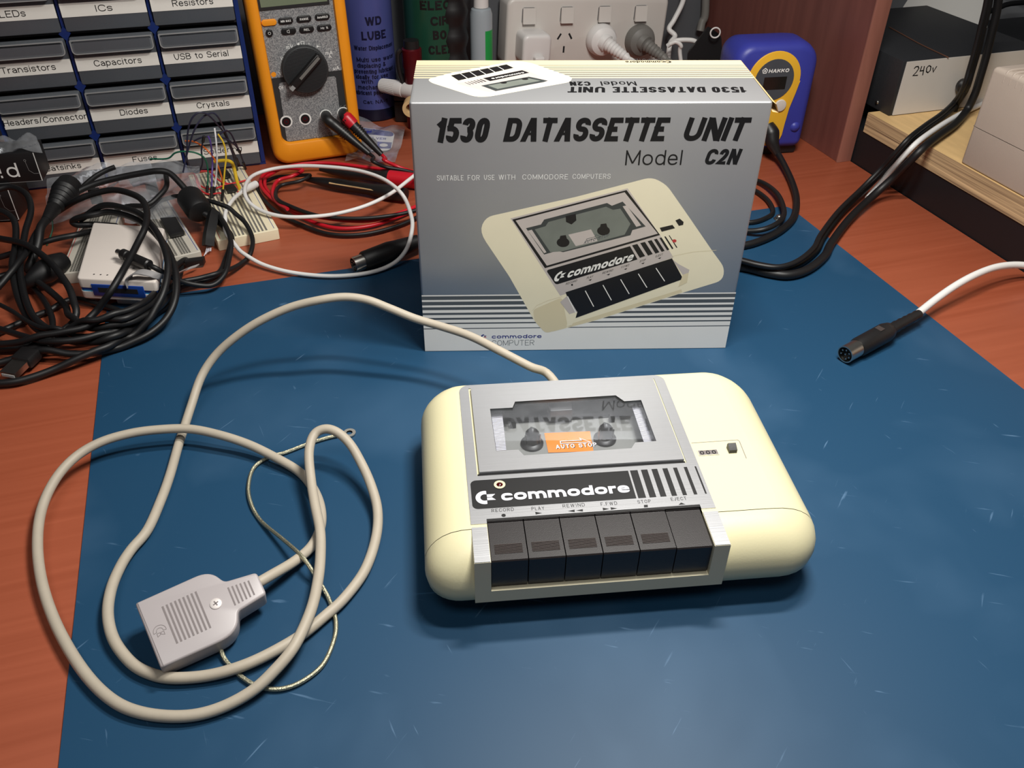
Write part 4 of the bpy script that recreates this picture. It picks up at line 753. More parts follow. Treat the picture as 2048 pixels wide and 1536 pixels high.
u = (B - A).normalized(); mb = MB().lathe([(0, 0), (0, 6.4), (1, 7.2), (24, 8.4), (27, 8.6), (31, 8.6), (31, 0)], A, u, 'white_plastic', 28)
for k in range(28):
    a = 2 * math.pi * k / 28; e1 = u.cross(Vector((0, 0, 1))).normalized(); e2 = u.cross(e1); n_ = e1 * math.cos(a) + e2 * math.sin(a); mb.tube([A + u * 2 + n_ * 7.2, A + u * 22 + n_ * 8.3], .28, 'white_plastic', 4, 1)
mb.local(t).build('ribbed_cap', t); MB().lathe([(31, 7.5), (34, 8.6), (70, 8.6), (72, 0)], A, u, 'white_plastic', 24).local(t).build('bottle_body', t)
# pouch with coin battery behind the meter
def sheet(name, px, m, parent=None, nx=16, ny=10, amp=3, th=0, seed=1):
    rnd = random.Random(seed); Q = [at(*p) for p in px]; ph = [(rnd.uniform(2, 7), rnd.uniform(2, 7), rnd.uniform(0, 6)) for _ in range(5)]; V = []
    for j in range(ny + 1):
        for i in range(nx + 1):
            s_, t_ = i / nx, j / ny; p = Q[0].lerp(Q[1], s_).lerp(Q[3].lerp(Q[2], s_), t_); p.z = max(.4, p.z + sum(amp / 3 * math.sin(a * s_ * 2 + b * t_ * 2 + c) for a, b, c in ph) + rnd.uniform(-.04, .04) * amp); V.append(p)
    fs = [(j * (nx + 1) + i, j * (nx + 1) + i + 1, (j + 1) * (nx + 1) + i + 1, (j + 1) * (nx + 1) + i) for j in range(ny) for i in range(nx)]
    return MB().add(V, fs, m)
t = thing('battery_pouch', 'clear plastic pouch with a blue and white coin battery card behind the multimeter', 'pouch', at(770, 290))
sheet('film', [(715, 235, 14), (812, 258, 10), (790, 322, 1.5), (690, 322, 1.5)], 'bag_film', amp=3, seed=4).local(t).build('film', t)
c0, c1, c2, c3 = at(716, 252, 9), at(790, 262, 7), at(782, 300, 2.5), at(712, 300, 3)
def cq(u, v, w=0): p = c0.lerp(c1, u).lerp(c3.lerp(c2, u), 1 - v); return (p.x, p.y, p.z + w - .8)
mb = MB().ngon(rr(0, 0, 1, 1, .2, 4), 'white_print', cq); mb.ngon(roundpoly([(.0, .72), (1, .72), (.95, .98), (.05, .98)], .15), 'navy_ink', cq, .15); mb.ngon([(.55, .1), (.98, .1), (.98, .42), (.55, .42)], 'navy_ink', cq, .15); mb.ngon(circ(.35, .28, .24, 20, .3), 'braid', cq, .3); mb.text('SILVER', .3, .52, .5, .1, 'navy_ink', cq, .2, .16); mb.ngon(circ(.76, .26, .12, 14, .08), 'white_print', cq, .25)
mb.local(t).build('battery_card', t, 0)

# ------------------------------------------------------------ power board with plugs
PP = dk(-196, 272, 75); pb = thing('power_board', 'off-white four-socket power board fixed upright on the dark back board', 'power board', PP, YD, None, R_(2.7))
F = FXZ(0, 0, 0); MB().prism(rr(-102, -42, 102, 37, 9, 6), -30, 0, 'power_white', F, 4, 0).build('housing', pb, 50)
MB().prism(rr(-60, -30, 60, 25, 3), -39, -30, 'mount_grey', F).build('mounting_block', pb)
SU = [-76, -29, 18.5, 65.5]
for i, u in enumerate(SU):
    mb = MB().prism(rr(u - 8, 9.5, u + 8, 27, 2.5), 0, 1.2, 'mount_grey', F); mb.build('switch_surround', pb)
    MB().prism([(9.8, 1.2), (26.7, 1.2), (26.7, 2.2), (17, 3.6), (9.8, 5)], u - 7.6, u + 7.6, 'power_white', lambda a, b, w: F(w, a, b)).build('rocker_switch', pb)
    mb = MB()
    for du, dv, an in ((-7, -4, -32), (7, -4, 32), (0, -19, 0)):
        c_, s_ = math.cos(R_(an)), math.sin(R_(an)); mb.ngon([(u + du + a * c_ - b * s_, -2 + dv + a * s_ + b * c_) for a, b in ((-1.1, -3.8), (1.1, -3.8), (1.1, 3.8), (-1.1, 3.8))], 'dark_cavity', F, .12)
    mb.build('socket_slots', pb, 0)
for st, u in (('OFF', -76), ('OFF', -29), ('OFF', 18.5), ('OFF', 65.5)): pass
def pbt(u, v, w): return MW[pb.name] @ Vector(F(u, v, w))
def pthing(nm, lab, cat, u, v, z=None): p = pbt(u, v, 0); return thing(nm, lab, cat, (p.x, p.y, p.z), YD, None, R_(2.7))
t = pthing('usb_charger', 'white square charger plugged into the leftmost socket of the power board', 'charger', SU[0] + 4, -10)
MB().prism(rr(-18, -20, 17, 14, 7, 5), .3, 28, 'white_plastic', F, 4).build('charger_body', t)
mb = MB().prism(rr(-5, -20, 7, -9, 2), 28.2, 36, 'white_plastic', F, 1.5).tube([F(1, -15, 36), F(1, -20, 44), F(2, -36, 47), F(8, -54, 40), F(25, -59, 30)], 1.7, 'cable_white', 8); mb.build('charging_lead', t)
def plug(lab, u, v, m, ang, nm):
    t = pthing(nm, lab, 'plug', u, v); d = Vector((math.sin(ang), -1, -.35)).normalized(); o = Vector((0, 0, 0)) + Vector((0, -.3, 0))
    MB().lathe([(0, 18), (2, 18.6), (8, 18.2), (13, 16), (16, 11), (17, 8)], o, (0, -1, 0), m, 32).build('plug_body', t)
    o2 = o + Vector((0, -12, 0)); MB().lathe([(0, 11), (6, 10)] + [(7 + k * 2.2, (8.6 if k % 2 else 7.4) - k * .22) for k in range(14)] + [(40, 3.5)], o2, d, m, 20).build('strain_relief', t)
    e = o2 + d * 40; MB().tube([e - d * 3, e + d * 10, e + d * 22 + Vector((3, 3, -14)), e + Vector((16, 6, -40)), e + Vector((40, 6, -40.5))], 3.2, m, 10).build('cord', t)
plug('white round mains plug in the third socket of the power board', SU[2] - 2, -10, 'cable_white', .62, 'mains_plug')
plug('dark grey round mains plug in the rightmost socket of the power board', SU[3] + 2, -12, 'grey_plastic', .55, 'mains_plug')
# loose white leads and clip pouch beside the board
def cable(nm, lab, cat, pts, r, m, group=None, n=12, sub=7, extra=None):
    t = thing(nm, lab, cat, (pts[0].x, pts[0].y, min(p.z for p in pts)), 0, group)
    if nm == 'black_cable': reg(t, pts, r, m)
    else: MB().tube(pts, r, m, n, sub).local(t).build('cord', t)
    return t
cable('white_lead', 'white lead rising beside the right edge of the power board', 'cable', [onb(1372, -30, 290), onb(1365, 5, 290), onb(1348, 40, 288), onb(1338, 58, 284), onb(1350, 72, 278), onb(1340, 88, 270), onb(1336, 120, 262), dk(-95, 255, 3), dk(-110, 255, 3)], 3.1, 'cable_white')
cable('white_lead', 'white lead looping behind the blue soldering station above the printed box', 'cable', [onb(1335, 92, 245), onb(1350, 82, 240), onb(1375, 80, 236), onb(1392, 84, 234), onb(1402, 100, 240), dk(-60, 250, 3), dk(-40, 262, 2.4)], 2.8, 'cable_white')
cable('white_lead', 'thin white lead curling down in front of the power board corner', 'cable', [onb(1340, 88, 225), onb(1352, 84, 222), onb(1362, 92, 220), onb(1360, 108, 222), dk(-86, 215, 3), dk(-100, 210, 2.4)], 2.4, 'cable_white')
cable('grey_lead', 'pale grey strap hanging on the back board right of the power board', 'cable', [onb(1400, 62, 300), onb(1404, 45, 302), onb(1410, 30, 302), onb(1412, -20, 304)], 5, 'grey_plastic')
q = onb(1400, 118, 205); t = thing('tool_pouch', 'black pouch with a white plastic ring leaning between power board and soldering station', 'pouch', (q.x, q.y, -1))
P_ = [loc_of(t, onb(x, y, 205)) for x, y in ((1418, 55), (1438, 70), (1440, 112), (1450, 190), (1380, 190), (1378, 112))]
MB().prism(roundpoly([(p.x, p.z) for p in P_], 3), -9, 0, 'cable_black', lambda u, v, w: (u, -w + (P_[0].y + P_[5].y) / 2 * 0, max(v, 0)), 1.5).build('pouch_body', t)
c_ = loc_of(t, onb(1427, 60, 203)); MB().tube([(c_.x + 5.5 * math.cos(a), -9.8, c_.z + 5.5 * math.sin(a)) for a in [i * .52 for i in range(12)]], .9, 'white_plastic', 8, 4, True).build('hanging_ring', t)
# ------------------------------------------------------------ soldering station
HP = at(1590, 308); hk = thing('soldering_station', 'blue and yellow soldering station with round grey display panel behind the printed box', 'soldering station', (HP.x, HP.y, -1), R_(10))
F = FXZ(0, 0, 1); hull = rr(-84, 6, 6, 116, [9, 24, 20, 9], 7)
def hl(px, py): p = loc_of(hk, onp(px, py, HP, Vector((math.sin(R_(10)), -math.cos(R_(10)), 0)))); return (p.x, p.z - 1)
mb = MB(); mb.loops([[F(x, z, w) for x, z in inset(hull, i)] for i, w in ((34, -72), (24, -70), (12, -62), (4, -50), (0, -34), (0, -12), (1, -6), (4, -1.5), (8, 0))], 'hakko_blue'); mb.build('casing', hk, 50)
MB().prism(rr(-80, 0, 2, 8, 3), -66, -6, 'black_plastic', F).build('base', hk)
gh = lambda x, y: hl(980 + x / 3.0118, y / 3.0118); cx_, cz_ = -41, 81
pts = [(cx_ + 28 * math.cos(R_(a)), cz_ + 28 * math.sin(R_(a))) for a in range(-8, 206, 8)] + [(-66, 62), (-58, 44), (-50, 26), (-46, 12), (-24, 12), gh(1755, 810), gh(1772, 745), gh(1800, 650), gh(1838, 560), gh(1866, 485)]
MB().prism(pts, .1, 1.4, 'hakko_yellow', F, .4).build('yellow_bezel', hk)
mb = MB().prism(circ(cx_, cz_, 20.6, 36), 1.4, 1.9, 'hakko_grey', F); mb.box(-52, 71.5, 1.9, -28, 84, 2.2, 'display', 0, F); mb.build('display_panel', hk)
mb = MB(); a, b = gh(1672, 436), gh(1798, 408); mb.text('HAKKO', a[0], a[1], b[0] - a[0], b[1] - a[1], 'white_ink', F, 2.1, .24, .15, .1); c_ = gh(1652, 424)
mb.stroke([(c_[0] + 2.6 * math.sin(R_(72 * k)), c_[1] + 2.6 * math.cos(R_(72 * k))) for k in range(5)], .8, 'white_ink', F, 2.1, True); mb.ngon([(c_[0] + 1.1 * math.sin(R_(72 * k)), c_[1] + 1.1 * math.cos(R_(72 * k))) for k in range(5)], 'white_ink', F, 2.1)
mb.build('lettering', hk, 0)
MB().prism(circ(-29, 54.5, 6.2, 24), 1.4, 3, 'trans_white', F, .8).build('button', hk); p = gh(1840, 755)
MB().lathe([(0, 6), (2, 5.4), (4, 3), (4.6, 0)], F(p[0], p[1] - 2, -2), (0, -1, 0), 'hakko_blue', 20).build('corner_bump', hk)
e = at(1545, 285, 20); mb = MB().tube([e + Vector((-6, 10, 14)), e + Vector((-2, 5, 8)), e, at(1556, 310, 9)], 7, 'black_plastic', 14, 5, rlist=[7, 8.5, 7, 3.4]); mb.tube([at(1553, 303, 11)] + pth([(1568, 330, 6), (1584, 365, 4), (1593, 400, 3.4), (1587, 435, 3.4), (1560, 462, 3.4), (1520, 482, 3.4), (1480, 492, 3.4), (1440, 488, 3.4), (1400, 470, 3.4), (1360, 450, 3.4)]), 3.3, 'cable_black', 12); mb.local(hk).build('handpiece_cord', hk)
cable('black_lead', 'black lead in a small loop on the mat corner right of the printed box', 'cable', pth([(1400, 400, 2.4), (1470, 362, 2.4), (1515, 362, 3), (1552, 385, 6), (1568, 420, 9), (1560, 442, 9.5), (1530, 458, 8), (1490, 462, 4), (1440, 455, 2.6)]), 2.4, 'cable_black')
cable('black_lead', 'inner black lead bending round beside the silver snap stud of the mat', 'cable', pth([(1420, 392, 2.2), (1490, 376, 2.2), (1530, 395, 2.2), (1546, 422, 2.2), (1532, 436, 2.2), (1500, 445, 2.2), (1450, 440, 2.2)]), 2.2, 'cable_black')
# ------------------------------------------------------------ right-hand shelf with transformer and beige case
sf = thing('side_shelf', 'black shelf unit with a raw plywood top standing right of the desk', 'shelf', dk(.8, 0), YD)
MB().box(0, -760, -740, 600, 310, 33.4, 'plinth_black').build('plinth', sf)
mb = MB().box(-1, -760, 33.5, 600, -8, 53.4, 'ply_edge'); mb.ngon([(-.95, -759.9), (599.9, -759.9), (599.9, -8.1), (-.95, -8.1)], 'ply_face', FXY(53.45)); mb.build('plywood_top', sf)
TZ = 53.5; ap = at(1897, 1.5, 107.4); rel = ap - DO; tb = rel.dot(DB); ta = rel.dot(DA); print('transformer back', ta, tb)
tr = thing('transformer', 'black metal transformer box with a white front panel marked by hand on the plywood', 'transformer', dk(0, 0, TZ), YD); F = FXZ(0, -23, 0)
MB().box(13, -22.8, .1, 178, 150, 54, 'trans_black', .6).build('housing', tr)
MB().box(17, .5, -.1, 176, 53, 1.2, 'trans_white', 0, F) if False else None
MB().prism([(17, .8), (176, .8), (176, 53), (17, 53)], -.5, 1.0, 'trans_white', F).build('front_panel', tr)
def tl_(px, py): p = loc_of(tr, onp(px, py, dk(0, -24), DB)); return (p.x, p.z)
gt = lambda x, y: tl_(1780 + x / 7.64, y / 7.64); mb = MB()
for ps in (((368, 1050), (395, 1020), (430, 1015), (440, 1045), (400, 1105), (350, 1155), (425, 1150)), ((485, 1010), (460, 1085), (520, 1075)), ((525, 1010), (498, 1150)), ((595, 1000), (560, 1040), (555, 1095), (580, 1110), (615, 1075), (625, 1020), (600, 1000)), ((655, 1030), (660, 1100), (715, 1010))):
    mb.stroke([gt(*p) for p in ps], 1.15, 'black_ink_and_shade', F, 1.08)
mb.build('handwritten_marking', tr, 0)
p = loc_of(tr, onp(1754, 205, dk(13, -20), DA)); MB().lathe([(0, 2.2), (1, 1.8), (1.5, 0)], (13, p.y, max(4, p.z)), (-1, 0, 0), 'steel', 14).build('screw', tr)
cable('copper_wire', 'thin bent copper wire lying across the top of the transformer', 'wire', [at(1778, 54, 108.2), at(1800, 66, 108.2), at(1840, 88, 108.2), at(1880, 107, 108.2), at(1897, 115, 107.6)], .55, 'copper', n=6)
bc_ = thing('computer_case', 'beige plastic computer case with ribbed vents on the plywood shelf', 'computer', dk(1, -139.5, TZ), YD)
def caseprof(z0, z1, b1): return None
mb = MB().prism(rr(0, -330, 300, 0, 4, 3), .3, 33.5, 'beige_case', None, 0, 1.5); mb.build('lower_shell', bc_)
mb = MB().prism(rr(0, -330, 300, 0, 4, 3), 34.2, 85, 'beige_case', None, 4, 0); up_ = mb.build('upper_shell', bc_, 50)
MB().box(1, -329, 33.3, 299, -1, 34.4, 'groove').build('seam', bc_)
mb = MB()
for k in range(14): y = -16 - k * 7; mb.tube([(1.2, y, 76), (1.6, y, 82), (5, y, 85.2), (26, y, 85.3)], 1.4, 'beige_case', 8, 3)
mb.build('vent_ribs', bc_)
MB().box(30, -300, 84.9, 296, -30, 85.2, 'groove').build('vent_recess', bc_)
kb = thing('rubber_knob', 'small round black knob beside the cable bundle against the white panel', 'knob', dk(60, -40, TZ), YD)
p0 = loc_of(kb, onp(1932, 174, dk(0, -34), DB)); MB().lathe([(0, 3), (2, 6.5), (6, 7.5), (9, 6), (11, 0)], (p0.x, 16 - 1, p0.z), (0, -1, 0), 'black_plastic', 20).build('knob_body', kb); MB().cyl((p0.x, 10, 0), (p0.x, 10, p0.z), 2.5, 'black_plastic').build('stem', kb)
def m1(dx, dy, dz=0, sp=0):
    up_ = [onp(x + dx, y + dy, dk(0, -52 - dz), DB) for x, y in ((1996, -60), (1990, -20), (1984, 20), (1974, 62), (1964, 104), (1952, 146), (1940, 184))]
    return up_ + [at(x + dx + sp * k_, y + dy + sp * k_, z + dz) for (x, y, z), k_ in zip(((1922, 216, 62), (1898, 241, 60), (1868, 262, 60.5), (1835, 288, 58), (1806, 318, 44), (1775, 350, 25), (1735, 388, 9), (1690, 432, 4.4), (1655, 478, 4.4), (1640, 506, 4.4), (1608, 532, 4.4), (1570, 544, 4.4), (1530, 540, 4.4), (1480, 528, 4.4), (1420, 520, 4.4), (1350, 515, 4.4)), [.5, 1, 1, 1, .8, .4] + [0] * 12)]
cable('mains_cable', 'outer black mains cable sweeping down from the shelf to behind the printed box', 'cable', m1(9, 6, 0, 2), 3.7, 'cable_black')
cable('mains_cable', 'inner black mains cable running left of the outer one down from the shelf', 'cable', m1(-9, -7, 0, -3), 3.7, 'cable_black')
cable('mains_cable', 'thin black cable lying on top of the inner mains cable', 'cable', m1(-13, -10, 7.2, -3), 2.2, 'cable_black')
cable('white_lead', 'white lead showing beneath the black mains cables on the plywood shelf', 'cable', [at(2000, 190, 57), at(1960, 210, 57), at(1925, 226, 58), at(1896, 242, 60), at(1865, 262, 60), at(1833, 286, 58), at(1804, 316, 44), at(1776, 348, 24), at(1752, 376, 8), at(1735, 396, 3)], 2.6, 'cable_white')
cable('black_lead', 'black lead slanting across the grey wall above the transformer', 'cable', [dk(60, 338, 190), onb(2060, -20, 300), onb(2010, 10, 300), onb(1965, 30, 290), onb(1930, 60, 250), dk(110, 165, 56), dk(130, 165, 56)], 3.6, 'cable_black')
t = thing('paper_sheet', 'white sheet of paper standing against the wall behind the transformer', 'paper', dk(190, 200, TZ), YD)
MB().prism([(-22, 0), (140, 0), (140, 80), (40, 80)], 0, .4, 'white_print', lambda u, v, w: (u, w + v * .25, v)).build('sheet', t)
# DIN lead on the right of the mat
dn = thing('din_lead', 'white lead ending in a black round seven-pin plug on the right of the mat', 'cable', at(1740, 690))
ax0, ax1 = at(1690, 709, 7.4), at(1838, 628, 10.5); u = (ax1 - ax0).normalized(); L_ = (ax1 - ax0).length
MB().tube([ax1 - u * 6] + pth([(1870, 600, 13), (1910, 572, 17), (1950, 550, 19), (1990, 535, 18), (2030, 530, 15), (2060, 534, 12), (2085, 552, 8), (2100, 585, 4), (2110, 640, 3.2), (2120, 720, 3.2)]), 2.9, 'cable_white', 12).local(dn).build('cord', dn)
MB().lathe([(L_ * .15, 6.8), (L_ * .18, 7.3), (L_ * .52, 7.4), (L_ * .58, 6.2), (L_ * .6, 4.6)] + [(L_ * (.61 + .035 * k), 4.7 - .09 * k - (.5 if k % 2 else 0)) for k in range(11)] + [(L_, 3.4), (L_, 0)], ax0, u, 'black_plastic', 24).local(dn).build('plug_body', dn)
MB().lathe([(0, 5.6), (0, 6.4), (L_ * .17, 6.4), (L_ * .17, 5.7), (1, 5.6)], ax0, u, 'steel', 28, False).local(dn).build('metal_shell', dn)
mb = MB().lathe([(3, 5.6), (3, 0)], ax0, u, 'black_plastic', 20)
e1 = u.cross(Vector((0, 0, 1))).normalized(); e2 = e1.cross(u)
for k in range(7):
    a = R_(-70 + 53 * k); o = ax0 + (e1 * math.cos(a) + e2 * math.sin(a)) * (3.5 if k < 6 else 0) + u * .2; mb.cyl(o, o + u * 3, .6, 'steel', 8)
mb.local(dn).build('pin_insert', dn)
MB().box(-3.4, -3.4, 0, 3.4, 3.4, .6, 'sheen_and_mark_grey', 0, lambda a, b, w: tuple(ax0 + u * (L_ * .42 + a * .7) + Vector((0, 0, 1)) * (7.0 + w) + e1 * b * .8)).local(dn).build('moulded_mark', dn)

# ------------------------------------------------------------ white lead and DIN plug left of the printed box
wl = thing('white_lead', 'white lead looping over the breadboard and the coiled test leads left of the box', 'cable', at(600, 550))
WLP = [(508, 372, 15), (490, 380, 17), (465, 400, 22), (450, 430, 22), (452, 462, 14), (470, 492, 8), (505, 520, 4.4), (560, 540, 3), (620, 550, 3), (680, 552, 3), (740, 545, 3), (785, 528, 5), (812, 500, 14), (824, 460, 24), (822, 430, 30), (805, 390, 35), (770, 360, 33), (720, 342, 30), (660, 334, 27), (600, 332, 24), (545, 338, 21), (505, 352, 20), (490, 375, 21), (495, 400, 18), (520, 420, 14), (560, 432, 13), (610, 434, 13), (670, 428, 13), (730, 412, 15), (780, 388, 18), (820, 358, 21), (850, 335, 20), (890, 320, 14), (925, 322, 7), (960, 335, 2.4), (990, 350, 2.2)]
reg(wl, pth(WLP), 1.75, 'cable_white', 12, 8)
MB().tube(pth([(512, 368, 15), (500, 374, 15.5), (485, 382, 17)]), 3.2, 'cable_white', 12, 4, rlist=[3.4, 3.4, 2.6]).local(wl).build('end_sleeve', wl)
d2_ = thing('din_plug', 'black round connector with metal shell lying left of the printed box', 'plug', at(715, 530))
bx0_, bx1_ = at(707, 530, 8), at(850, 478, 11); u = (bx1_ - bx0_).normalized(); L_ = (bx1_ - bx0_).length
MB().lathe([(0, 5.7), (0, 6.5), (10, 6.5), (10, 5.8), (1, 5.7)], bx0_, u, 'steel', 24, False).local(d2_).build('metal_shell', d2_)
MB().lathe([(9, 7.6), (10, 8.2), (34, 8.8), (40, 8), (62, 6), (64, 4)], bx0_, u, 'cable_black', 24).local(d2_).build('plug_body', d2_)
MB().tube([bx0_ + u * 62, bx0_ + u * 80, bx0_ + u * 100 + Vector((0, 0, -5)), bx0_ + u * 130 + Vector((0, 10, -8))], 3.4, 'cable_black', 12).local(d2_).build('cord', d2_)
mb = MB().lathe([(2.5, 5.7), (2.5, 0)], bx0_, u, 'black_plastic', 20)
for k in range(5): a = k * 1.1; e1 = u.cross(Vector((0, 0, 1))).normalized(); e2 = e1.cross(u); o = bx0_ + (e1 * math.cos(a) + e2 * math.sin(a)) * 3.3; mb.cyl(o, o + u * 3, .6, 'steel', 8)
mb.local(d2_).build('pin_insert', d2_)

# ------------------------------------------------------------ left clutter: breadboards, wires, debugger, black cables, bags, boxes
def board(lab, A, B_, length, m, cols, clear=False, nm='breadboard'):
    yaw = math.atan2(B_.y - A.y, B_.x - A.x); W_ = (B_ - A).length; t = thing(nm, lab, 'breadboard', (A.x, A.y, -1), yaw)
    MB().prism(rr(0, 0, W_, length, 1.2, 2), .1, 9.6, m, None, .6).build('board_body', t)
    mb = MB(); n = int(length / 2.54) - 1
    xs = [W_ * (.5 + (k - (cols - 1) / 2) * .062 + (.035 if k >= cols / 2 else -.035)) for k in range(cols)]
    for i in range(n):
        y = 3 + i * 2.54
        for x in xs: mb.ngon([(x - .55, y - .55), (x + .55, y - .55), (x + .55, y + .55), (x - .55, y + .55)], 'hole', FXY(9.66))
    mb.build('contact_holes', t, 0)
    mb = MB()
    for x in xs: mb.ngon([(x - 1.0, 2), (x + .9 - .1, 2), (x + .8, length - 2), (x - 1.0, length - 2)], 'bread_metal', FXY(9.63))
    mb.build('contact_strips', t, 0); mb = MB()
    for f_, c_ in ((.06, 'wire_red'), (.94, 'debug_blue')): mb.stroke([(W_ * f_, 3), (W_ * f_, length - 3)], .5, c_, FXY(9.64))
    mb.build('rail_lines', t, 0); return t
b1 = board('cream solderless breadboard nearest the blue mat with wires at its far end', at(434, 482, 8.6), at(557, 458, 8.6), 150, 'bread_white', 10)
b2 = board('dirty clear breadboard carrying black chips left of the cream breadboard', at(318, 522, 8.6), at(402, 502, 8.6), 120, 'bread_clear', 8, True)
b3 = board('dirty white breadboard half hidden under the white debugger box', at(118, 548, 8.6), at(206, 540, 8.6), 105, 'bread_clear', 8, True)
def chip(lab, px, py, yaw, L_, W_, n):
    p = at(px, py, 9); t = thing('chip', lab, 'chip', (p.x, p.y, 8.9), yaw)
    MB().box(-W_ / 2, -L_ / 2, 1, W_ / 2, L_ / 2, 4.6, 'black_plastic', .3).build('package', t); mb = MB()
    for i in range(n):
        y = -L_ / 2 + (i + .5) * L_ / n
        for s_ in (-1, 1): mb.box(s_ * (W_ / 2 + .8) - .35, y - .4, 0, s_ * (W_ / 2 + .8) + .35, y + .4, 3, 'steel')
    mb.build('pins', t)
YB2 = math.atan2(at(402, 502).y - at(318, 522).y, at(402, 502).x - at(318, 522).x)
chip('long black chip with bright pin rows on the clear breadboard', 346, 458, YB2, 36, 12, 14)
chip('small black chip at the far end of the cream breadboard', 462, 382, YB2, 12, 9, 5)
chip('square black chip beside the red wires on the cream breadboard', 448, 352, YB2, 18, 9, 7)
W3 = lambda L_: [at(*p) for p in L_]
for lab, m, pts in (
  ('white jumper wire standing upright from the breadboard', 'white', [(427, 392, 9), (432, 355, 24), (434, 314, 46), (432, 280, 62), (429, 256, 72)]),
  ('purple jumper wire rising beside the upright white wire', 'purple', [(423, 396, 9), (424, 350, 28), (425, 320, 40), (421, 285, 58), (416, 272, 64)]),
  ('yellow jumper wire arching right of the upright white wire', 'yellow', [(444, 402, 9), (449, 345, 34), (452, 312, 48), (447, 286, 60), (436, 268, 68)]),
  ('orange jumper wire running from the drawer labels down into the breadboard', 'orange', [(371, 282, 50), (390, 284, 52), (412, 298, 50), (430, 320, 40), (442, 350, 24), (446, 376, 9)]),
  ('green jumper wire reaching left over the plastic bag', 'green', [(300, 318, 42), (335, 317, 44), (350, 306, 50), (368, 303, 52), (392, 306, 50), (410, 318, 42), (416, 345, 28), (414, 390, 9)]),
  ('tallest dark blue jumper wire looping in front of the drawers', 'navy', [(374, 304, 52), (375, 270, 68), (382, 240, 82), (398, 225, 88), (416, 230, 84), (434, 248, 72), (450, 270, 56), (466, 310, 32), (474, 340, 9)]),
  ('dark blue jumper wire looping second from the left in front of the drawers', 'navy', [(366, 345, 34), (376, 300, 54), (388, 262, 72), (404, 236, 82), (424, 226, 84), (436, 234, 80), (448, 258, 64), (462, 292, 42), (478, 330, 9)]),
  ('dark jumper wire with a low loop at the far right of the breadboard', 'navy', [(440, 268, 62), (452, 261, 62), (462, 268, 56), (470, 284, 46), (480, 306, 30), (491, 338, 9)]),
  ('dark jumper wire hanging in a loop left of the purple wire', 'navy', [(372, 306, 48), (376, 325, 36), (386, 343, 26), (398, 343, 26), (405, 325, 36), (403, 300, 50), (408, 272, 64)]),
  ('black jumper wire arching low behind the green wire', 'navy', [(388, 282, 56), (404, 275, 60), (430, 273, 60), (452, 278, 54), (470, 290, 44), (480, 305, 34)]),
  ('thick yellow ribbon wire bent flat across the far end of the breadboard', 'yellow', [(428, 323, 30), (448, 321, 31), (462, 324, 30), (468, 336, 22), (474, 362, 12), (480, 380, 9)]),
  ('long red wire lying across the cream breadboard', 'red', [(392, 352, 14), (402, 372, 12), (425, 378, 12), (450, 370, 12), (478, 364, 11), (494, 360, 10)]),
  ('short red wire below the long red wire on the breadboards', 'red', [(388, 346, 18), (398, 375, 12), (415, 388, 11), (440, 386, 11), (446, 390, 9)]),
  ('red wire ending beside the square chip', 'red', [(400, 342, 18), (420, 344, 16), (440, 362, 13), (470, 372, 10), (476, 384, 9)])):
    t = thing('jumper_wire', lab, 'wire', (W3(pts)[-1].x, W3(pts)[-1].y, 9)); P_ = W3(pts); thick = 1.7 if 'ribbon' in lab else .8
    MB().tube(P_, thick, 'wire_' + m, 8, 6).local(t).build('wire', t)
    if m != 'red' and 'ribbon' not in lab: d_ = Vector((P_[0].x, P_[0].y, P_[0].z)) if P_[0].z < 12 else P_[-1]; q_ = P_[1] if P_[0].z < 12 else P_[-2]; MB().tube([d_, d_.lerp(q_, .5 if m in ('white', 'purple') else .42)], 1.4, 'black_plastic', 8, 1).local(t).build('pin_housing', t)
# debugger box
TQ = [at(153, 556, 27), at(312, 564, 27), at(329, 455, 27), at(186, 444, 27)]
db_ = thing('debugger_box', 'small white electronic box with a blue stripe lying among black cables', 'electronic box', (TQ[0].x, TQ[0].y, -1))
q2 = [loc_of(db_, p) for p in TQ]; ol = roundpoly([(p.x, p.y) for p in q2], 3)
MB().prism(ol, 10, 16.4, 'debug_white', None, 0, 1).prism(inset(ol, .5), 16.4, 18, 'cyan_blue').build('bottom_shell', db_)
mb = MB().prism(inset(ol, .4), 17.8, 20.2, 'debug_blue'); ux = (q2[1] - q2[0]).normalized(); uy = Vector((-ux.y, ux.x, 0)); fb = lambda u, v, w: tuple(q2[0] + ux * u + uy * v + Vector((0, 0, w - q2[0].z)))
mb.build('blue_stripe', db_); wl_ = (q2[1] - q2[0]).length
tp_ = MB().prism(ol, 20, 28, 'debug_white', None, 1.4).build('top_shell', db_)
mb = MB()
for k in range(3): c_ = fb(wl_ * (.17 + .085 * k), 6.5, 28.05); mb.ngon(circ(c_[0], c_[1], .75, 12), 'dark_cavity', FXY(28.06))
mb.build('indicator_holes', tp_, 0)
MB().box(wl_ * .16, -.8, 13.5, wl_ * .82, 1, 23.5, 'debug_blue', .3, fb).box(wl_ * .24, -1, 17, wl_ * .74, -.6, 21, 'dark_cavity', 0, fb).build('connector', db_)
MB().box(20, 9, 0, 50, 40, 9.9, 'debug_white', 1, fb).build('underside_foot', db_)
rb = thing('ribbon_cable', 'short grey ribbon cable bending from the blue connector of the white box', 'cable', at(330, 560))
pr = [(262, 572, 21), (258, 556, 29), (275, 545, 33), (300, 548, 32), (322, 554, 26), (345, 552, 14), (372, 540, 6), (395, 532, 4.4)]
c_ = crv(W3(pr), 6); V = []
for i, p in enumerate(c_): d = Vector((.35, .9, 0)) * (9 - 4 * i / len(c_)); V += [p - d * .5, p + d * .5, p + d * .5 + Vector((0, 0, .8)), p - d * .5 + Vector((0, 0, .8))]
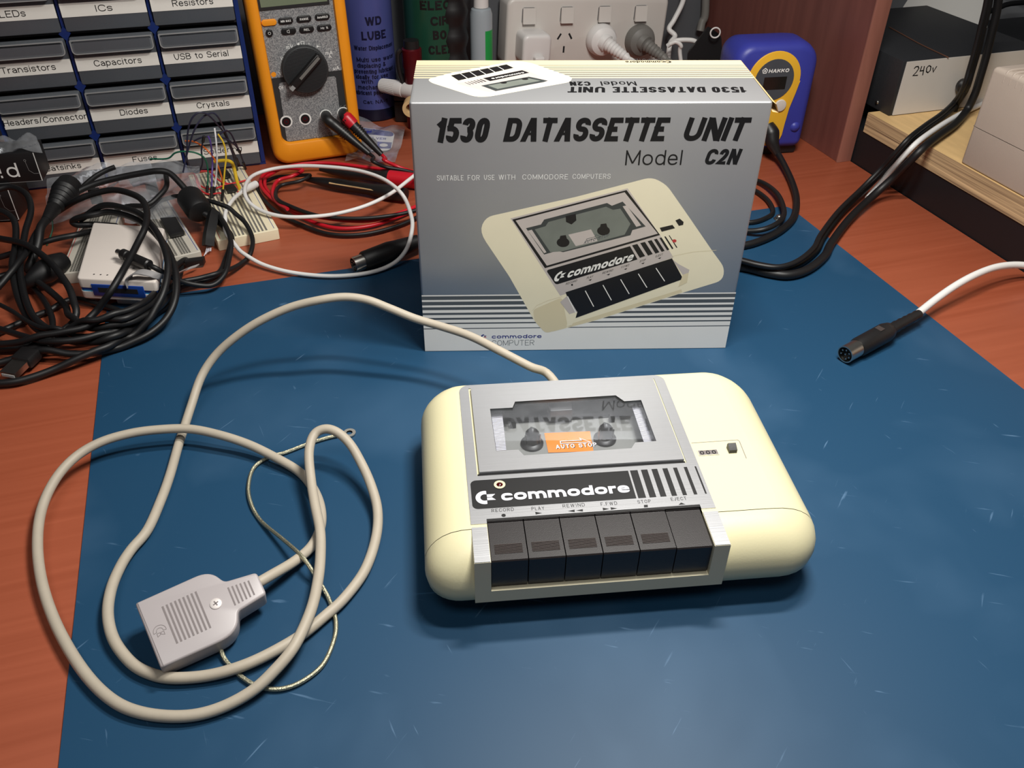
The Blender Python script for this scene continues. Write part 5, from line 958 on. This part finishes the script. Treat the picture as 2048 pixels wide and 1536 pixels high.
MB().loops([V[i * 4:i * 4 + 4] for i in range(len(c_))], 'ribbon_grey').local(rb).build('ribbon', rb)
MB().box(-7, -3, 0, 7, 3, 6, 'black_plastic', .6, lambda u, v, w: tuple(at(392, 530, 1) + Vector((u, v + u * .3, w)))).local(rb).build('end_plug', rb)
t = thing('connector_housing', 'black connector standing on the desk between the two breadboards', 'connector', at(418, 488))
MB().tube(W3([(416, 492, 6), (418, 470, 13), (424, 440, 20), (428, 425, 23)]), 5.5, 'cable_black', 4, 4).local(t).build('shell', t); mb = MB()
for k in range(5): mb.tube(W3([(414 + k * 2, 492, 5), (412 + k * 2.4, 502, 3), (408 + k * 3, 512 - k * 3, 1)]), .3, 'rib_white', 5, 3)
mb.local(t).build('wire_ends', t)
# ferrite cable and the black tangle
fr = thing('ferrite_cable', 'black cable with a thick round ferrite bead beside the breadboards', 'cable', at(388, 425))
FA = W3([(118, 412, 30), (150, 386, 36), (190, 368, 40), (235, 356, 43), (280, 347, 46), (315, 342, 48), (338, 346, 46), (358, 364, 40), (378, 388, 32), (392, 412, 24), (405, 425, 22), (432, 440, 17), (457, 465, 12), (462, 490, 8), (452, 520, 5), (440, 545, 4), (405, 562, 4), (362, 572, 5), (330, 604, 6), (290, 640, 4), (250, 662, 3)])
reg(fr, FA, 2.7, 'cable_black')
MB().lathe([(-15, 5), (-13, 10), (-10, 11.5), (10, 11.5), (13, 10), (15, 5)], at(389, 408, 26), (at(405, 430, 22) - at(372, 384, 30)), 'cable_black', 24).local(fr).build('ferrite_bead', fr)
K = [
 ('printed black cable forming the widest loop around the white debugger box', 2.6, [(0, 0, 0), (232, 452, 8), (205, 450, 17), (180, 449, 23), (156, 450, 24), (145, 444, 26), (154, 437, 30), (176, 431, 33), (209, 423, 35), (250, 430, 36), (287, 447, 37), (315, 472, 36), (338, 505, 33), (352, 550, 27), (350, 600, 18), (330, 640, 10), (290, 672, 6), (240, 690, 5), (190, 705, 6), (140, 708, 7), (95, 700, 10), (60, 705, 8), (20, 720, 4), (-40, 735, 3)][1:]),
 ('black cable arching inside the widest loop over the white debugger box', 2.6, [(160, 440, 26), (210, 412, 40), (255, 418, 42), (285, 432, 43), (312, 462, 43), (330, 500, 40), (336, 540, 34), (325, 590, 25), (300, 630, 16), (262, 662, 9), (215, 690, 10), (160, 715, 8), (110, 738, 4), (60, 756, 3), (20, 765, 3), (-40, 768, 3)]),
 ('black cable running straight down across the middle of the white debugger box', 2.6, [(110, 425, 24), (150, 402, 40), (185, 388, 46), (225, 380, 50), (258, 386, 51), (284, 400, 51), (294, 425, 49), (290, 455, 46), (276, 485, 41), (258, 520, 37), (240, 552, 34), (222, 582, 28), (205, 606, 20), (190, 625, 14), (160, 650, 10), (120, 672, 8), (60, 690, 5), (-20, 700, 3)]),
 ('black cable with a light highlight bending right of the debugger box below the cream breadboard', 2.3, [(332, 350, 36), (333, 372, 32), (318, 392, 28), (295, 410, 24), (262, 412, 22), (240, 416, 20), (230, 420, 19)]),
 ('black cable arching over the clear breadboard to the ferrite bead', 2.0, [(300, 422, 12), (315, 405, 18), (338, 396, 22), (362, 392, 24), (398, 398, 27), (430, 405, 27), (462, 422, 22), (490, 445, 16), (505, 478, 9), (500, 505, 6), (478, 530, 4), (440, 545, 11), (400, 556, 11), (350, 568, 13), (318, 600, 10), (285, 634, 5)]),
 ('short black cable leading up to the plastic bag in front of the drawers', 2.2, [(230, 334, 48), (212, 341, 46), (192, 352, 43), (172, 368, 38), (150, 390, 30), (128, 408, 24)]),
 ('black cable along the left with a bright highlight beside the debugger box', 2.4, [(-20, 520, 10), (30, 505, 16), (70, 490, 20), (110, 478, 22), (150, 470, 22), (185, 462, 17)]),
 ('black cable hanging in a loop at the far left of the desk', 2.6, [(-20, 420, 34), (10, 425, 34), (30, 446, 30), (30, 490, 24), (24, 540, 18), (36, 595, 12), (58, 640, 8), (80, 662, 7), (110, 668, 7), (138, 650, 9), (148, 615, 14), (140, 580, 20), (120, 548, 24), (96, 520, 26), (60, 495, 27), (10, 480, 26), (-30, 470, 24)]),
 ('black cable crossing under the far left loop towards the debugger box', 2.3, [(-20, 672, 3), (30, 650, 3), (70, 632, 3), (110, 612, 3), (150, 598, 3), (190, 606, 4), (240, 622, 3), (280, 640, 2.6)]),
 ('thin black cable sloping down from the left edge of the desk', 1.7, [(-20, 600, 14), (20, 620, 14), (50, 640, 14), (80, 655, 15), (120, 668, 14), (170, 672, 11), (230, 664, 8), (280, 648, 5)]),
 ('black cable at the left edge curving below the tangle', 2.4, [(-20, 652, 8), (20, 664, 10), (60, 676, 14), (100, 682, 16), (150, 680, 16), (205, 668, 15), (255, 652, 13), (300, 628, 12), (330, 590, 8), (347, 556, 5), (362, 530, 3)]),
 ('black cable in the middle of the tangle below the debugger box', 2.5, [(70, 560, 12), (100, 582, 10), (130, 610, 8), (150, 640, 12), (180, 655, 16), (220, 650, 18), (262, 640, 18), (305, 618, 14), (334, 582, 9), (346, 548, 6), (352, 520, 3)]),
 ('black cable crossing the tangle from the left edge to the mat corner', 2.4, [(-20, 690, 10), (40, 684, 14), (90, 672, 18), (140, 660, 20), (200, 640, 22), (250, 638, 21), (295, 617, 17), (328, 585, 12), (342, 552, 8), (345, 520, 4.4)]),
 ('black cable descending from the pile of black boxes', 2.6, [(-20, 384, 38), (20, 374, 40), (52, 388, 38), (62, 420, 33), (50, 465, 26), (40, 520, 20), (45, 575, 15), (62, 625, 13), (90, 655, 12), (130, 678, 12), (180, 684, 10), (225, 678, 12), (270, 655, 9)]),
 ('black cable draped from the strain relief over the far left of the desk', 2.6, [(95, 440, 30), (70, 470, 27), (40, 520, 24), (10, 560, 18), (-30, 600, 10)]),
 ('black cable beneath the far left loop by the desk edge', 2.3, [(-20, 560, 4), (20, 548, 4), (50, 560, 4), (80, 590, 4), (100, 625, 4), (105, 655, 3.5), (90, 690, 3), (60, 712, 3)])]
for lab, r, pts in K: cable('black_cable', lab, 'cable', W3(pts), r, 'cable_black', 'tangled black cables on the left')
t = thing('strain_relief_plug', 'ribbed black mains connector lying at the top of the cable tangle', 'plug', at(110, 415))
A, B = at(142, 366, 40), at(92, 440, 34); u = (B - A).normalized(); L_ = (B - A).length
MB().lathe([(0, 6), (3, 10), (14, 11)] + [(16 + k * 2.6, (11 if k % 2 == 0 else 9.4) - k * .5) for k in range(11)] + [(L_, 3.6), (L_ + 1, 0)], A, u, 'cable_black', 20).local(t).build('moulded_body', t)
MB().tube([B, B + u * 12, B + u * 26 + Vector((0, 0, -8)), B + u * 40 + Vector((-6, 0, -20)), at(70, 520, 5), at(60, 560, 3)], 3.4, 'cable_black', 12).local(t).build('cord', t)
t = thing('barrel_plug_lead', 'black lead with a slim metal-tipped barrel plug resting over the white debugger box', 'cable', at(300, 560))
A, B = at(246, 508, 34), at(299, 531, 33); u = (B - A).normalized()
MB().lathe([(-3, 1.2), (-6.5, 1.2), (-6.5, 2.2), (0, 2.2), (0, 1)], A, u, 'steel', 16, False).local(t).build('metal_tip', t)
MB().lathe([(-.5, 3), (0, 4.2), (5, 4.2), (5.6, 3.4), (6.6, 3.4), (7, 4.3), ((B - A).length - 1, 4.3), ((B - A).length, 3.4), ((B - A).length, 0)], A, u, 'black_plastic', 20).local(t).build('plug_body', t)
reg(t, [B - u * 2, B + u * 6] + W3([(330, 547, 26), (362, 562, 16), (395, 570, 10), (425, 570, 7.5), (446, 552, 9.5), (458, 518, 14), (462, 485, 19), (452, 452, 22), (436, 428, 19), (415, 415, 12), (395, 420, 12.4)]), 2.1, 'cable_black', 12, 10)
t = thing('usb_lead', 'black lead ending in a flat metal plug at the lower left edge of the desk', 'cable', at(60, 720))
A, B, D_ = at(22, 745, 6), at(46, 722, 7), at(98, 690, 9); u = (B - A).normalized(); s_ = u.cross(Vector((0, 0, 1))); fb2 = lambda u_, v_, w_: tuple(A + u * u_ + s_ * v_ + Vector((0, 0, w_)))
MB().box(-3, -6, -2.2, 14, 6, 2.2, 'steel', .2, fb2).box(-3.2, -5, -1.4, -2.9, 5, .2, 'white_plastic', 0, fb2).build('metal_plug', t) if False else MB().box(-3, -6, -2.2, 14, 6, 2.2, 'steel', 0, fb2).box(-3.3, -5, -1.4, -2.9, 5, .6, 'white_plastic', 0, fb2).local(t).build('metal_plug', t)
L2 = (D_ - A).length; MB().box(10, -7.6, -4.2, L2 * .72, 7.6, 4.2, 'black_plastic', 2, fb2).prism([(L2 * .7, -6.5), (L2 * .98, -3), (L2 * .98, 3), (L2 * .7, 6.5)], -3, 3, 'black_plastic', fb2, .8).local(t).build('plug_body', t)
reg(t, [D_ - (D_ - B).normalized() * 3] + W3([(118, 672, 12), (150, 652, 19), (190, 642, 24), (240, 630, 24), (290, 612, 20), (326, 580, 12), (346, 545, 6), (372, 520, 3)]), 2.3, 'cable_black', 12, 6)
t = thing('barrel_connector', 'chunky black plug lying in the cable tangle left of the debugger box', 'plug', at(85, 545))
MB().tube(W3([(128, 520, 14), (112, 530, 14), (88, 545, 14), (64, 560, 12), (45, 572, 9)]), 8, 'cable_black', 12, 4, rlist=[7, 9.5, 9.5, 6, 3]).local(t).build('plug_body', t)
t = thing('green_wire', 'thin green wire bending over the desk left of the debugger box', 'wire', at(104, 445))
MB().tube(W3([(98, 420, 16), (104, 440, 12), (105, 458, 6), (100, 475, 1), (94, 490, 0)]), .7, 'wire_green', 6).local(t).build('wire', t)
t = thing('gadget_cable', 'white flat cable end poking out behind the debugger box', 'cable', at(165, 462)); MB().tube(W3([(160, 466, 14), (172, 456, 18), (186, 450, 22), (200, 445, 20)]), 1.4, 'cable_white', 8).local(t).build('cord', t)
# boxes with white edges and markings, plastic bags
def pbox(lab, px, yaw, W_, D_, H_, z, txt):
    p = at(px[0], px[1], z); t = thing('parts_box', lab, 'box', (p.x, p.y, z), yaw); MB().box(-W_, 0, 0, 0, D_, H_, 'paper_box', .4).build('carton', t); F = FXZ(0, -.1, 0); mb = MB()
    mb.stroke([(-.3, .5), (-.3, H_ - .5)], .7, 'white_ink', F); mb.stroke([(-W_ + 1, .5), (-.3, .5)], .35, 'grey_line', F)
    mb.stroke(circ(-9, H_ * .74, .9, 10), .25, 'grey_line', F, 0, True); mb.stroke([(-9, H_ * .7), (-8.4, H_ * .4), (-5, H_ * .28), (-.4, H_ * .28)], .25, 'grey_line', F)
    if txt: mb.text(txt, -33, H_ * .2, 16, 13, 'white_ink', F, 0, .12, 0, .25)
    mb.build('printed_marks', t, 0); return t
pbox('black cardboard box with white lettering on top of the pile at the left edge', (86, 362), R_(12), 70, 30, 27, 34, '!d')
pbox('black cardboard box lying lower at the left edge below the lettered black box', (39, 440), R_(8), 70, 40, 33, 1, None)
t = thing('support_box', 'plain black box under the lettered black box at the left', 'box', (at(78, 372, 0).x, at(78, 372, 0).y + 4, -1), R_(12)); MB().box(-70, 0, 0, -2, 28, 34.5, 'paper_box', .5).build('carton', t)
for lab, px, sd, am in (('large crumpled clear plastic bag lying in front of the drawers', [(92, 352, 34), (300, 322, 42), (330, 412, 13), (96, 440, 14)], 2, 7), ('second clear plastic bag bunched behind the clear breadboard', [(232, 328, 44), (398, 326, 34), (408, 428, 13), (250, 446, 13)], 5, 6), ('small crinkled plastic bag draped over the lettered black box', [(-30, 278, 70), (72, 272, 66), (84, 302, 62), (-30, 305, 63)], 9, 4)):
    t = thing('plastic_bag', lab, 'bag', at(px[3][0], px[3][1], 1)); sheet('film', px, 'bag_film', amp=am, seed=sd, nx=20, ny=12).local(t).build('film', t, 180)
for lab, x, y, yaw, m, L_ in (('small red circuit board among the black cables by the plastic bag', 302, 370, .6, 'deep_red', 34), ('tiny black component standing on the plastic bag', 194, 402, .2, 'black_plastic', 9)):
    p = at(x, y, 16); t = thing('circuit_board' if 'red' in lab else 'component', lab, 'electronics', (p.x, p.y, 9 if 'red' in lab else 14), yaw); w_ = 16 if 'red' in lab else 5
    MB().box(-L_ / 2, -w_ / 2, 12, L_ / 2, w_ / 2, 14, m, .3).build('board', t)
    if 'red' in lab: MB().box(-L_ / 2 - 1, -4, 14, -L_ / 2 + 8, 4, 18, 'steel', .3).box(0, -6, 14, 12, 3, 16, 'black_plastic', .3).box(-4, -7, 0, 4, 7, 12, 'black_plastic', .3).build('fittings', t)
    else: MB().box(-L_ / 2, -w_ / 2, 0, L_ / 2, w_ / 2, 12, m, .3).build('legs', t)

# ------------------------------------------------------------ ease loose cables apart where they would clip, then build them
import numpy as np
PT = np.array([tuple(p) for e in RELAX for p in e[1]]); P0 = PT.copy(); RD = np.array([e[2] for e in RELAX for p in e[1]])
ID = np.array([i for i, e in enumerate(RELAX) for p in e[1]]); AL = np.concatenate([np.arange(len(e[1])) for e in RELAX]); FIX = np.array([[0. if j < e[5] else 1.] for e in RELAX for j in range(len(e[1]))])
NEED = RD[:, None] + RD[None] + .45; SAME = ID[1:] == ID[:-1]
CAN = np.triu((ID[:, None] != ID[None]) | (np.abs(AL[:, None] - AL[None]) > 16), 1)
for it in range(90):
    if it % 10 == 0: I_, J_ = np.nonzero(CAN & (((PT[:, None] - PT[None]) ** 2).sum(-1) < (NEED + 5) ** 2)); ND = NEED[I_, J_]
    d = PT[I_] - PT[J_]; d[:, 2] += np.where(d[:, 2] >= 0, .6, -.6); l = np.sqrt((d ** 2).sum(1)) + 1e-6; push = (np.maximum(0, ND - l) / l * .22)[:, None] * d
    acc = np.zeros_like(PT); np.add.at(acc, I_, push); np.add.at(acc, J_, -push); m_ = np.sqrt((acc ** 2).sum(1, keepdims=True)); acc *= np.minimum(1, .8 / (m_ + 1e-9)) * FIX
    for _ in range(5):
        lft = acc.copy(); lft[1:] = np.where(SAME[:, None], acc[:-1], acc[1:]); rgt = acc.copy(); rgt[:-1] = np.where(SAME[:, None], acc[1:], acc[:-1]); acc = (lft + 2 * acc + rgt) / 4
    PT += acc * 1.6 * FIX; off_ = PT - P0; m_ = np.sqrt((off_ ** 2).sum(1, keepdims=True)); PT = P0 + off_ * np.minimum(1, 8 / (m_ + 1e-9)); PT[:, 2] = np.maximum(PT[:, 2], RD - .7)
k = 0
for t, pts, r, m, n, pin in RELAX:
    P_ = [Vector(PT[k + j]) for j in range(len(pts))]; k += len(pts); MB().tube(P_, r, m, n, smooth=False).local(t).build('cord', t)
